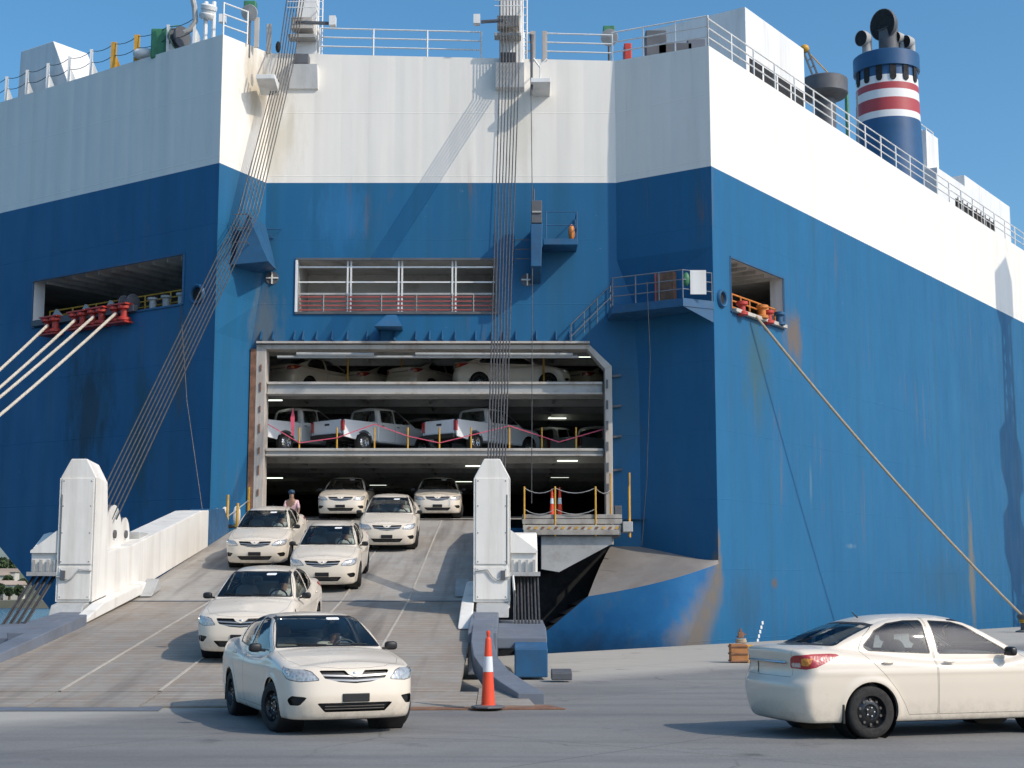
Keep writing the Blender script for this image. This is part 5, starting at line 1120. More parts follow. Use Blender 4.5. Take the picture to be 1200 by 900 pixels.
def make_sedan():
    root = thing('sedan', 'x', 'car')
    S = shell_of(sedan_field(), -1.75, 1.75, 0.60, 190, 44, 176)
    body = S
    x, y, z = body.xyz(); ay = np.abs(y)
    arch = np.maximum(.362 - np.hypot(x-AXF, z-RT), .362 - np.hypot(x-AXR, z-RT))
    _, body = body.split(np.minimum(arch, ay - .42))
    def take(fn, sh=None):
        nonlocal body
        x, y, z = body.xyz(); nx, ny, nz = body.N.T
        i, body = body.split(fn(x, y, np.abs(y), z, nx, np.abs(ny), nz)); return i
    P = VM['paint']
    take_under = take(lambda x, y, ay, z, nx, ny, nz: .20 - z); take_under.obj('underbody', VM['trim'], root)
    # ---- windscreen and rear window
    wp = [(-.70,1.035),(-.35,1.048),(0,1.053),(.35,1.048),(.70,1.035),(.545,1.405),(.3,1.42),(-.3,1.42),(-.545,1.405)]
    fw = lambda x, y, z, r: np.minimum(sdpoly(y, z, wp) + r, x - .02)
    t = take(lambda x, y, ay, z, nx, ny, nz: np.minimum(fw(x, y, z, .012), .85-ny))
    xx, yy, zz = t.xyz(); g, tr = t.split(fw(xx, yy, zz, -.008)); tr.obj('windscreen_trim', VM['trim'], root)
    ws = g.push(-.003).obj('windscreen', VM['glass'], root)
    # blank paper sticker at the top of the windscreen
    x, y, z = g.xyz(); st, _ = g.split(rpoly(y, z, [(.12,1.372),(.30,1.372),(.30,1.395),(.12,1.395)], .004)); st.push(.004).obj('sticker', VM['sticker'], ws)
    rp = [(-.63,1.115),(.63,1.115),(.53,1.345),(.3,1.365),(-.3,1.365),(-.53,1.345)]
    t = take(lambda x, y, ay, z, nx, ny, nz: np.minimum(np.minimum(sdpoly(y, z, rp) + .012, -.75 - x), .8-ny))
    xx, yy, zz = t.xyz(); g, tr = t.split(sdpoly(yy, zz, rp) - .008); tr.obj('rear_window_trim', VM['trim'], root)
    g.push(-.003).obj('rear_window', VM['glass'], root)
    # ---- doors with their windows
    FD = [(-.328,.275),(-.328,1.44),(-.1,1.44),(.18,1.405),(.50,1.25),(.90,1.02),(1.0,.90),(1.0,.55),(.95,.30),(.90,.275)]
    RD = [(-.340,.275),(-.340,1.44),(-.75,1.43),(-1.02,1.37),(-1.24,1.22),(-1.34,1.06),(-1.28,.97),(-1.05,.74),(-.90,.56),(-.80,.40),(-.74,.275)]
    FW = [(.75,1.005),(.20,1.322),(.05,1.366),(-.25,1.383),(-.25,1.018)]
    RW = [(-.395,1.022),(-.395,1.387),(-.60,1.385),(-.85,1.352),(-1.05,1.27),(-1.24,1.10),(-1.20,1.06)]
    for nm, dp, wpoly in (('front_door', FD, FW), ('rear_door', RD, RW)):
        t = take(lambda x, y, ay, z, nx, ny, nz: np.minimum(np.minimum(sdpoly(x, z, dp), ay - .3), ny - .18))
        x, y, z = t.xyz(); d, gp = t.split(sdpoly(x, z, dp) - .0045); gp.push(-.004)
        [gp.side(q).obj('door_gap', VM['gap'], root) for q in (1, -1)]
        x, y, z = d.xyz(); wn_, d = d.split(sdpoly(x, z, wpoly) + .022)
        x, y, z = wn_.xyz(); gl, tr = wn_.split(sdpoly(x, z, wpoly) + .006)
        for sg in (1, -1):
            dd = d.side(sg).obj(nm, P, root)
            tr.side(sg).push(-.002).obj('window_trim', VM['trim'], dd)
            g2 = gl.side(sg).push(-.006); g2.obj('window', VM['glass'], dd)
            hx = -.17 if nm == 'front_door' else -1.02
            m = MB(); yy = sg*.876 if nm == 'front_door' else sg*.868
            m.sphere((hx, yy, .905), .085, .022, .016, 12, 7, .8); m.build('handle', P, dd, smooth=True)
            if nm == 'front_door':
                m = MB(); m.sphere((.68, sg*.935, 1.025), .055, .085, .058, 18, 12, .6)
                mr = m.build('mirror', VM['trim'], dd, smooth=True)
                m = MB(); m.bar((.70, sg*.80, .985), (.68, sg*.92, 1.0), .05, .03); m.build('mirror_arm', VM['trim'], mr) if False else m.build('mirror_arm', VM['trim'], dd)
    # ---- lights
    hp = [(.465,.685),(.545,.775),(.74,.835),(.96,.872),(1.08,.88),(1.03,.79),(.88,.70),(.68,.668)]
    fs = lambda x, ay: ay + np.clip(2.02 - x, 0, 2)
    t = take(lambda x, y, ay, z, nx, ny, nz: np.minimum(np.minimum(rpoly(fs(x, ay), z, hp, .012), x - 1.6), (.80 - nz)*.3))
    x, y, z = t.xyz(); le, tr = t.split(rpoly(fs(x, np.abs(y)), z, hp, .004)); tr.push(-.006); [tr.side(q).obj('headlight_seal', VM['trim'], root) for q in (1, -1)]
    x, y, z = le.xyz(); am, le = le.split(np.minimum(fs(x, np.abs(y)) - 1.03, .0 + z))
    for sg in (1, -1):
        h = le.side(sg).obj('headlight', VM['lens'], root); am.side(sg).obj('indicator', VM['amber'], h)
        m = MB()
        for (hy, hz, rr) in ((.64, .738, .045), (.78, .775, .035)):
            xx = 2.26 - .10*(hy/.8)**2 - .26*max(0, (hy-.38)/.5)**3 - .105
            m.lathe([(rr, .0), (rr*.8, -.01), (rr*.35, -.03), (0, -.02)], (xx + .035, sg*hy, hz), (1, sg*.35, .35), 16)
        tag(m.build('reflector', VM['steel'], h, smooth=True), kind='stuff')
    tp = [(.545,.855),(.565,.955),(.62,.985),(.90,1.005),(1.14,1.01),(1.26,1.0),(1.12,.925),(.98,.865),(.80,.84)]
    bs = lambda x, ay: ay + np.clip(x + 2.13, 0, 2)
    t = take(lambda x, y, ay, z, nx, ny, nz: np.minimum(rpoly(bs(x, ay), z, tp, .010), -1.6 - x))
    x, y, z = t.xyz(); s_ = bs(x, np.abs(y)); am, t2 = t.split(rpoly(s_, z, [(.72,.885),(.74,.955),(.92,.955),(.86,.885)], .01))
    x, y, z = t2.xyz(); s_ = bs(x, np.abs(y)); cl, t2 = t2.split(rpoly(s_, z, [(.57,.86),(.57,.90),(.70,.905),(.70,.86)], .006))
    for sg in (1, -1):
        h = t2.side(sg).obj('tail_light', VM['red'], root); am.side(sg).obj('indicator', VM['amber'], h); cl.side(sg).obj('reverse_lamp', VM['clear'], h)
    # ---- front face
    gp_ = [(-.45,.795),(-.13,.792),(-.085,.745),(0,.712),(.085,.745),(.13,.792),(.45,.795),(.39,.70),(.20,.652),(0,.636),(-.20,.652),(-.39,.70)]
    gr = take(lambda x, y, ay, z, nx, ny, nz: np.minimum(sdpoly(y, z, gp_), x - 1.7))
    x, y, z = gr.xyz(); v = z - .045*np.abs(y)
    bar, gr = gr.split(np.maximum(.011 - np.abs(v - .668), .011 - np.abs(v - .722)) * 1.0)
    g = gr.push(-.03).obj('grille', VM['trim'], root); tag(bar.push(-.006).obj('grille_bar', VM['barm'], g), kind='stuff')
    m = MB(); m.sphere((2.205, 0, .748), .012, .040, .027, 18, 8); m.build('emblem', VM['steel'], root, smooth=True)
    lp = [(-.47,.395),(.47,.395),(.38,.300),(-.38,.300)]
    lo = take(lambda x, y, ay, z, nx, ny, nz: np.minimum(rpoly(y, z, lp, .008), x - 1.7))
    lw = lo.push(-.035).obj('lower_grille', VM['trim'], root)
    m = MB()
    for zz in (.325, .36):
        m.tube([(2.262 - .10*(yy/.8)**2 - .03 - (.012 if zz < .34 else 0), yy, zz) for yy in np.linspace(-.38, .38, 9)], .007, 5)
    tag(m.build('grille_slat', VM['gap'], lw), kind='stuff')
    fp = [(.62,.465),(.76,.475),(.79,.44),(.77,.385),(.69,.385)]
    fo = take(lambda x, y, ay, z, nx, ny, nz: np.minimum(rpoly(fs(x, ay)*0 + ay, z, fp, .012), x - 1.7))
    for sg in (1, -1): fo.side(sg).push(-.035).obj('fog_light_recess', VM['trim'], root)
    m = MB(); m.box(2.255, 2.285, -.17, .17, .415, .515); pl_ = m.build('plate_bracket', VM['trim'], root, bevel=.006)
    # ---- bonnet, boot lid, bumpers: each panel of its own with a narrow gap round it
    HP = [(1.02,-.73),(1.02,.73),(1.6,.735),(1.92,.62),(2.10,.42),(2.155,.2),(2.165,0),(2.155,-.2),(2.10,-.42),(1.92,-.62),(1.6,-.735)]
    t = take(lambda x, y, ay, z, nx, ny, nz: np.minimum(np.minimum(sdpoly(x, y, HP), nz - .25), z - .72))
    x, y, z = t.xyz(); a, gp = t.split(sdpoly(x, y, HP) - .004); a.obj('bonnet', P, root); gp.push(-.003).obj('bonnet_gap', VM['gap'], root)
    TP = [(-.66,.80),(.66,.80),(.62,1.3),(-.62,1.3)]
    t = take(lambda x, y, ay, z, nx, ny, nz: np.minimum(np.minimum(.585 - ay, z - .735), -1.83 - x))
    x, y, z = t.xyz(); a, gp = t.split(np.minimum(np.minimum(.585 - np.abs(y), z - .735), -1.83 - x) - .004)
    x, y, z = a.xyz(); rec, a = a.split(np.minimum(rpoly(y, z, [(-.27,.76),(.27,.76),(.29,.875),(-.29,.875)], .012), -2.0 - x))
    bl = a.obj('boot_lid', P, root); rec.push(-.010).obj('plate_recess', P, bl); gp.push(-.003).obj('boot_gap', VM['gap'], root)
    m = MB(); m.tube([(-2.232 + .05*(yy/.8)**2, yy, .905) for yy in np.linspace(-.50, .50, 13)], .016, 6); m.build('boot_garnish', VM['steel'], bl, smooth=True)
    t = take(lambda x, y, ay, z, nx, ny, nz: np.minimum(np.minimum(.712 - z, -1.72 - x), 1.0 - ay*.2)); t.obj('rear_bumper', P, root)
    t = take(lambda x, y, ay, z, nx, ny, nz: np.minimum(np.minimum(.66 - z, x - 1.74), 1.0)); t.obj('front_bumper', P, root)
    body.obj('body', P, root)
    # ---- mudflaps, arches, cabin
    for ax in (AXF, AXR):
        for sg in (1, -1):
            m = MB(); m.lathe([(.372, .0), (.372, .33)], (ax, sg*.50, RT), (0, sg, 0), 28); m.lathe([(.372, .0), (0, .0)], (ax, sg*.50, RT), (0, sg, 0), 28)
            m.build('wheel_arch_liner', VM['trim'], root, smooth=True)
            make_wheel(root, ax, sg*.765, sg)
    for sg in (1, -1):
        m = MB(); m.box(AXR-.395, AXR-.365, sg*.70 if sg > 0 else -.86, .86 if sg > 0 else -.70, .19, .42); m.build('mud_flap', VM['trim'], root, bevel=.006)
    Sl = shell_of(sedan_field(), -1.7, 1.7, 0.60, 60, 12, 64); Sl.push(-.035)
    x, y, z = Sl.xyz(); ay = np.abs(y); _, nY, _ = np.abs(Sl.N.T); nX = Sl.N[:, 0]
    win = np.maximum(np.minimum(np.maximum(sdpoly(x, z, FW), sdpoly(x, z, RW)) + .02, nY - .35), np.maximum(np.minimum(sdpoly(y, z, wp) + .01, x - .02), np.minimum(sdpoly(y, z, rp) + .01, -.75 - x)))
    hole = np.maximum(.36 - np.hypot(x-AXF, z-RT), .36 - np.hypot(x-AXR, z-RT))
    _, Sl = Sl.split(np.maximum(win, np.minimum(hole, ay - .42))); x, y, z = Sl.xyz(); Sl, _ = Sl.split(np.minimum(1.5 - np.abs(x), z - .25))
    Sl.obj('cabin_lining', VM['inside'], root)
    m = MB(); m.prism([(1.0,-.72,.86),(1.0,-.72,.985),(.72,-.72,.985),(.52,-.72,.93),(.48,-.72,.70),(.9,-.72,.62)], (0, 1.44, 0)); m.build('dashboard', VM['inside'], root, bevel=.03)
    m = MB(); m.tube([(.45 - .06*math.sin(a), .36 + .18*math.cos(a), .93 + .175*math.sin(a)) for a in np.linspace(0, 2*math.pi, 25)], .016, 6)
    m.bar((.47,.20,.93), (.47,.52,.93), .03); m.bar((.47,.36,.93), (.75,.36,.85), .05); m.build('steering_wheel', VM['trim'], root, smooth=True)
    for (sx, sy, wdt) in ((-.02, .36, .24), (-.02, -.36, .24)):
        m = MB(); m.sphere((sx-.18, sy, .74), .10, wdt, .40, 16, 10, .6); m.sphere((sx+.12, sy, .42), .30, wdt, .11, 16, 8, .6)
        st_ = m.build('seat', VM['seat'], root, smooth=True)
        m = MB(); m.sphere((sx-.27, sy, 1.20), .06, .13, .095, 14, 8, .6); m.bar((sx-.26, sy-.05, 1.0), (sx-.27, sy-.05, 1.2), .015); m.build('headrest', VM['seat'], st_, smooth=True)
    m = MB(); m.sphere((-1.08, 0, .74), .12, .62, .36, 18, 10, .5); m.sphere((-.85, 0, .42), .30, .62, .11, 16, 8, .6)
    rs = m.build('rear_seat', VM['seat'], root, smooth=True)
    for sy in (.36, -.36):
        m = MB(); m.sphere((-1.14, sy, 1.13), .05, .13, .07, 14, 8, .6); m.build('headrest', VM['seat'], rs, smooth=True)
    m = MB(); m.box(-1.72, -1.1, -.6, .6, 1.02, 1.045); m.build('parcel_shelf', VM['inside'], root)
    # wipers and aerial
    for y0, y1 in ((.52, -.02), (-.05, -.58)):
        m = MB(); pts = []
        for i in range(6):
            yy = y0 + (y1-y0)*i/5; zz = 1.062 + .02*i/5
            xx = 1.03 - (zz-1.03)*1.85 - .13*(yy/.7)**2 + .02
            pts.append((xx, yy, zz))
        m.tube(pts, .008, 5); m.build('wiper', VM['trim'], root)
    m = MB(); m.tube([(-.92, 0, 1.43), (-1.0, 0, 1.50)], [.012, .005], 6); m.build('aerial', VM['trim'], root)
    return root
# ---- double-cab pickup truck
def make_pickup():
    root = thing('pickup_truck', 'x', 'pickup truck'); P = VM['white']; AF, AR, RR = 1.60, -1.48, 0.36
    zl = spl([(-1.2,1.12),(0,1.12),(1.0,1.14),(1.3,1.15),(1.8,1.12),(2.3,1.04),(2.6,.92)])
    wc = spl([(.9,.86),(1.12,.85),(1.3,.80),(1.5,.745),(1.7,.67),(1.85,.60)])
    xw = spl([(1.05,1.45),(1.15,1.30),(1.4,.90),(1.65,.50),(1.85,.2)])
    fz = spl([(.2,2.42),(.4,2.54),(.6,2.58),(.8,2.56),(1.0,2.46),(1.2,2.3)])
    def Fn(x, y, z):
        ay = np.sqrt(y*y + 1e-8); ra = np.minimum(np.hypot(x-AF, z-RR), 9)
        L = smax(smax(smax(smax(z - zl(x) + .05*(ay/.8)**2, ay - .865 + .10*np.clip((z-.95)/.3, 0, 1)**2 - .02*np.exp(-((ra-.45)/.06)**2), .08),
             x - fz(z) + .08*(ay/.8)**2 + .2*np.clip((ay-.45)/.4, 0, 2)**3, .08), -.78 - x, .04), .40 - z, .05)
        C = smax(smax(smax(smax(z - 1.79 + .05*(ay/.6)**2 + .03*((x-.1)/.7)**2, (ay - wc(z))*.9, .10), (x - xw(z) + .1*(ay/.7)**2)*.52, .05), (-.74 - .12*(1.8-z)*0 + (z-1.1)*.10 - x), .06), .8 - z, .05)
        return smin(L, C, .03)
    S = shell_of(Fn, -.5, 2.0, .85, 90, 26, 110)
    x, y, z = S.xyz(); _, b = S.split(np.minimum(.44 - np.hypot(x-AF, z-RR), np.abs(y) - .4))
    RW = [(-.60,1.17),(-.55,1.62),(.08,1.65),(.08,1.17)]; FW = [(.16,1.17),(.16,1.65),(.36,1.63),(.98,1.19)]
    for nm, dp, wp in (('rear_door', [(-.70,.45),(-.70,1.70),(.11,1.72),(.11,.45)], RW), ('front_door', [(.125,.45),(.125,1.72),(.40,1.69),(1.15,1.17),(1.18,.45)], FW)):
        x, y, z = b.xyz(); t, b = b.split(np.minimum(sdpoly(x, z, dp), np.abs(b.N[:, 1]) - .35))
        x, y, z = t.xyz(); d, gp = t.split(sdpoly(x, z, dp) - .006)
        x, y, z = d.xyz(); g, d = d.split(sdpoly(x, z, wp) + .01)
        for sg in (1, -1):
            gp.side(sg).push(-.004).obj('door_gap', VM['gap'], root); dd = d.side(sg).obj(nm, P, root); g.side(sg).push(-.008).obj('window', VM['glass'], dd)
            m = MB(); m.sphere((dp[0][0] + .16 if nm == 'rear_door' else .28, sg*.872, 1.03), .08, .02, .016, 10, 6, .8); m.build('handle', VM['trim'], dd, smooth=True)
    for nm, poly, c in (('windscreen', [(-.70,1.20),(.70,1.20),(.58,1.68),(-.58,1.68)], lambda x: x - .1), ('rear_window', [(-.62,1.22),(.62,1.22),(.54,1.62),(-.54,1.62)], lambda x: -.5 - x)):
        x, y, z = b.xyz(); g, b = b.split(np.minimum(rpoly(y, z, poly, .01), c(x))); g.push(-.006).obj(nm, VM['glass'], root)
    x, y, z = b.xyz(); h, b = b.split(np.minimum(rpoly(np.abs(y), z, [(.52,.78),(.56,.98),(.80,1.02),(.84,.80)], .02), x - 2.0))
    for sg in (1, -1): h.side(sg).obj('headlight', VM['lens'], root)
    x, y, z = b.xyz(); g, b = b.split(np.minimum(rpoly(y, z, [(-.42,.74),(.42,.74),(.45,.98),(-.45,.98)], .02), x - 2.0)); g.push(-.03).obj('grille', VM['trim'], root)
    b.obj('cab', P, root)
    arch = [(AR + .44*math.cos(a), RR + .44*math.sin(a)) for a in np.linspace(math.pi - .15, .15, 14)]
    poly = [(-2.52,.50)] + arch + [(-.80,.46),(-.80,1.13),(-1.4,1.135),(-2.50,1.13),(-2.56,.95)]
    for sg in (1, -1):
        m = MB(); m.prism([(p[0], sg*.80, p[1]) for p in poly], (0, sg*.06, 0)); m.build('bed_side', P, root, bevel=.02)
        m = MB(); m.box(-2.585, -2.50, sg*.72 if sg > 0 else -.872, .872 if sg > 0 else -.72, .72, 1.10); m.build('tail_light', VM['red'], root, bevel=.015)
    m = MB(); m.box(-2.57, -2.52, -.715, .715, .62, 1.13); tg = m.build('tailgate', P, root, bevel=.015)
    m = MB(); m.box(-2.585, -2.565, -.12, .12, .93, 1.0); m.build('handle', VM['trim'], tg)
    m = MB(); m.box(-2.50, -.80, -.80, .80, .62, .68); m.box(-.86, -.80, -.80, .80, .62, 1.13); m.build('bed', P, root)
    m = MB(); m.box(-2.68, -2.56, -.80, .80, .45, .60); m.build('rear_bumper', VM['trim'], root, bevel=.02)
    m = MB(); m.box(-2.4, 1.9, -.40, .40, .40, .55); m.build('chassis', VM['trim'], root)
    m = MB(); m.box(-.7, 1.0, -.74, .74, .5, 1.08)
    m.build('cabin_floor', VM['inside'], root)
    for sx in (.25, -.5):
        for sy in (.36, -.36):
            m = MB(); m.sphere((sx, sy, 1.2), .09, .22, .35, 12, 8, .6); m.sphere((sx-.04, sy, 1.55), .05, .12, .08, 10, 6, .6); m.build('seat', VM['seat'], root, smooth=True)
    for ax in (AF, AR):
        for sg in (1, -1): make_wheel(root, ax, sg*.76, sg, RR, 'steel', .11)
    return root
# ================================================================== vehicles in place
def orient(o, pos, fwd, up):
    f = Vector(fwd).normalized(); u = Vector(up); l = u.cross(f).normalized(); u = f.cross(l)
    o.matrix_world = Matrix(((f.x, l.x, u.x, pos[0]), (f.y, l.y, u.y, pos[1]), (f.z, l.z, u.z, pos[2]), (0, 0, 0, 1)))
    o.rotation_mode = 'XYZ'
def onramp(px, py):
    d = ray(px, py); lo, hi = 20.0, 75.0
    for _ in range(60):
        y = (lo+hi)/2
        if HC + d.z/d.y*y > float(ramp_z(y)) + 0.025*(y < YC): lo = y
        else: hi = y
    return CAM + d*(lo/d.y)
proto = make_sedan(); KID = kid_map(); first = [True]
def sedan(label, group):
    o = proto if first[0] else copy_tree(proto, KID); first[0] = False
    o['label'] = label; o['category'] = 'car'
    if group: o['group'] = group
    return o
G = 'cream white sedans driving off the ship'
def on_quay(o, wheel_local, px, py, ang, z=0.0):
    """put the car so that the named tyre contact sits at the pixel; ang = heading in the plan"""
    g = ground(px, py, z); f = Vector((math.cos(ang), math.sin(ang), 0)); l = Vector((-f.y, f.x, 0))
    p = g - f*wheel_local[0] - l*wheel_local[1]; orient(o, p, f, (0, 0, 1))
front = sedan('cream white sedan turning onto the quay, nearest car at the ramp foot', G)
on_quay(front, (AXF, -.80), 322, 857, R(-90 + 22))
for ch in front.children:
    if ch.name.startswith('wheel') and 'arch' not in ch.name and ch.location.x > 0: ch.rotation_euler = (0, 0, R(14))
right = sedan('cream white sedan seen from behind at right, red tail light showing', G)
on_quay(right, (AXR, -.84), 1022, 866, R(17))
ramp_cars = []
for px, py, yaw, lab in (
        (293, 768, -1.0, 'cream white sedan on the lower ramp just behind the front car'),
        (382, 688, 1.0, 'cream white sedan halfway up the ramp, right of the left-edge car'),
        (305, 663, 0.0, 'cream white sedan hugging the white girder wall on the left of the ramp'),
        (455, 642, 2.0, 'cream white sedan on the upper ramp below the car beside the right tower'),
        (402, -53.2, 0.0, 'cream white sedan in the door mouth, left of the rearmost pair'),
        (513, -53.8, 2.0, 'cream white sedan in the door mouth, right of the rearmost pair')):
    o = sedan(lab, G); c = onramp(px, py) if py > 0 else at(px, 610, -py); a = R(-90 + yaw); y0 = c.y; y1 = c.y + 2.6
    z0 = float(ramp_z(y0)); z1 = float(ramp_z(y1)); f = Vector((math.cos(a)*2.6, math.sin(a)*2.6, z0 - z1)).normalized()
    pos = Vector((c.x, c.y, z0 + .022)) - f*AXF; orient(o, pos, f, (0, 0, 1)); ramp_cars.append(o)
def inside(o, px, Y, z, ang, rear=2.25):
    """rear centre at that pixel column and depth"""
    f = Vector((math.cos(ang), math.sin(ang), 0)); q = at(px, 480, Y); orient(o, Vector((q.x, Y, z)) + f*rear, f, (0, 0, 1))
GI = 'sedans stowed on the top visible deck'
for px, Y, a, lab in ((530, 55.6, 4, 'shaded cream sedan parked side-on under the top edge of the door'),
                      (466, 56.4, 50, 'shaded cream sedan with red tail light left of the side-on car on the top deck'),
                      (405, 57.6, 46, 'dim cream sedan second from the left on the top deck in the door'),
                      (322, 55.6, 52, 'dim cream sedan at the left end of the top deck in the door'),
                      (668, 57.5, 50, 'dim cream sedan at the right end of the top deck in the door')):
    inside(sedan(lab, GI), px, Y, Z4 + .012, R(a))
pk = make_pickup(); KP = kid_map(); fp = True
for px, Y, a, lab in ((383, 53.75, 50, 'white pickup truck left of centre on the middle deck, tailgate catching the sun'),
                      (514, 53.75, 50, 'white pickup truck behind the hanging wires on the middle deck, tailgate catching the sun'),
                      (291, 53.75, 50, 'white pickup truck partly hidden by the left door jamb on the middle deck'),
                      (452, 57.0, 50, 'white pickup truck deeper on the middle deck, between the two sunlit tailgates'),
                      (602, 60.5, 50, 'dim white pickup truck on the middle deck just right of the hanging wires'),
                      (660, 60.0, 50, 'dim white pickup truck at the right end of the middle deck'),
                      (700, 63.0, 50, 'dim white pickup truck farthest right on the middle deck, half behind the jamb')):
    o = pk if fp else copy_tree(pk, KP); fp = False
    o['label'] = lab; o['category'] = 'pickup truck'; o['group'] = 'white pickup trucks stowed on the middle deck'; inside(o, px, Y, Z3 + .012, R(a), 2.6)
# barrier posts and pink tape along the middle deck edge
db = thing('deck_barrier', 'yellow posts strung with sagging pink tape along the middle deck edge', 'barrier', (-2.8, YC+.4, Z3))
pp = [(313, 480, .0), (351, 497, 0), (395, 500, 0), (439, 497, 0), (478, 499, 0), (515, 503, 0), (552, 501, 0), (597, 497, 0), (635, 497, 0), (707, 500, 0)]
px_ = [351, 395, 439, 478, 515, 552, 597, 635, 675]
for p in px_:
    q = at(p, 505, YC+.4); m = MB(); m.tube([(q.x, YC+.4, Z3+.02), (q.x, YC+.4, Z3+.80)], .03, 8); m.build('post', M['yellow'], db, smooth=True)
tp_ = [(314, 497), (351, 519), (395, 513), (439, 497), (478, 511), (515, 519), (552, 510), (597, 499), (655, 518), (707, 503)]
m = MB(); P = [at(a, b, YC+.36) for a, b in tp_]
for a, b in zip(P[:-1], P[1:]): m.bar(a, b, .012, .032)
m.build('tape', M['pink'], db)
q = at(342, 493, YC+.5); m = MB(); m.prism([(q.x, q.y, q.z-.55), (q.x+.08, q.y, q.z-.55), (q.x+.10, q.y, q.z+.15), (q.x+.03, q.y, q.z+.5), (q.x-.05, q.y, q.z+.1)], (0, .02, 0)); m.build('tape_end', M['pink'], db)
# ================================================================== cones, crate, person
def cone(loc, h, label, group='tall orange traffic cones', base=True):
    t = thing('traffic_cone', label, 'traffic cone', tuple(loc), group); k = h/1.12; L = Vector(loc)
    prof = lambda z: .105 - .062*(z/1.0)
    def seg(z0, z1, dr=0): return [((prof(z0)+dr)*k, z0*k), ((prof(z1)+dr)*k, z1*k)]
    m = MB(); m.lathe([(.125*k, .035*k)] + seg(.05, .52), L, (0, 0, 1), 24); m.lathe(seg(.74, .98) + [(.040*k, 1.0*k), (.018*k, 1.02*k), (.03*k, 1.06*k), (.03*k, 1.10*k), (0, 1.12*k)], L, (0, 0, 1), 24); m.lathe(seg(.50, .76, -.002), L, (0, 0, 1), 24); m.build('body', M['cone'], t, smooth=True)
    m = MB(); m.lathe(seg(.52, .74, .002), L, (0, 0, 1), 24); m.build('reflective_band', M['refl'], t, smooth=True)
    if base:
        m = MB(); m.lathe([(0, .004), (.25*k, .004), (.25*k, .03*k), (.13*k, .045*k), (0, .045*k)], L, (0, 0, 1), 8); m.build('base', M['dgrey'], t, bevel=.008)
    return t
g = ground(572, 830, .03); cone((g.x, g.y, .035), 1.14, 'tall orange cone with white band standing at the ramp foot')
q = at(647, 612, 52.0); cone((q.x, 52.0, LZ-.006), 1.0, 'orange cone with white band on the landing by the door')
q = at(656, 612, 53.6); cone((q.x, 53.6, rz(53.6)), 1.15, 'dim orange cone inside the door behind the landing')
g = ground(870, 777); cr = thing('equipment_crate', 'orange-brown crate with rope and fittings piled on it by the quay edge', 'crate', tuple(g))
def cbx(x0, x1, y0, y1, z0, z1, nm, mt, bv=.01):
    m = MB(); m.box(g.x+x0, g.x+x1, g.y+y0, g.y+y1, z0, z1); m.build(nm, M[mt], cr, bevel=bv)
cbx(-.26, .12, 0, .4, .02, .44, 'box', 'brown'); cbx(.13, .28, .05, .35, .0, .42, 'side_locker', 'yellow')
for k in range(3): cbx(-.28, .14, -.02, .42, .02+.17*k, .06+.17*k, 'batten', 'rust')
m = MB(); pr_ = random.Random(5); m.tube([(g.x+.01+.12*math.cos(a*1.0)*(1-.03*a/6.28), g.y+.2+.11*math.sin(a), .47+.016*a/6.28*1.3+pr_.uniform(-.006,.006)) for a in np.linspace(0, 6.28*4, 60)], .022, 6); m.build('rope_pile', M['brope'], cr, smooth=True)
m = MB(); m.box(g.x-.06, g.x+.07, g.y+.14, g.y+.24, .58, .72); m.box(g.x-.03, g.x+.03, g.y+.15, g.y+.21, .70, .80); m.bar((g.x-.1, g.y+.2, .6), (g.x+.14, g.y+.22, .67), .03); m.build('fitting', M['rust'], cr, bevel=.01)
m = MB(); m.sphere((g.x+.30, g.y+.1, .14), .09, .09, .14, 10, 6); m.build('white_bottle', M['white'], cr, smooth=True)
m = MB(); m.sphere((g.x+.42, g.y+.2, .10), .10, .08, .10, 10, 6); m.build('yellow_bag', M['yellow'], cr, smooth=True)
# ---- figures: one skinned body, clothes over it
Mskin = pm('skin', (0.30, 0.17, 0.11), 0.6); Mcap = pm('dark_blue_cap', (0.02, 0.05, 0.09), 0.6); Mtr = pm('dark_trousers', (0.05, 0.05, 0.07), 0.9); Mhair = pm('dark_hair', (0.02, 0.016, 0.013), 0.7)
def skinned(nm, J, rad, E_, keep, mat, grow, parent):
    import bmesh
    ns_ = [n for n in J if n in keep]; me = bpy.data.meshes.new(nm); me.from_pydata([J[n] for n in ns_], [(ns_.index(a), ns_.index(b)) for a, b in E_ if a in ns_ and b in ns_], [])
    bm = bmesh.new(); bm.from_mesh(me); bm.verts.layers.skin.verify(); bm.to_mesh(me); bm.free()
    o = bpy.data.objects.new(nm, me); col.objects.link(o); o.parent = parent; me.materials.append(mat); BASE[o] = Vector()
    sv = me.skin_vertices[0].data
    for i_, n in enumerate(ns_): sv[i_].radius = (rad[n]*grow, rad[n]*grow); sv[i_].use_root = (i_ == 0)
    o.modifiers.new('skin', 'SKIN').use_smooth_shade = True; md = o.modifiers.new('sub', 'SUBSURF'); md.levels = 1; md.render_levels = 1; return o
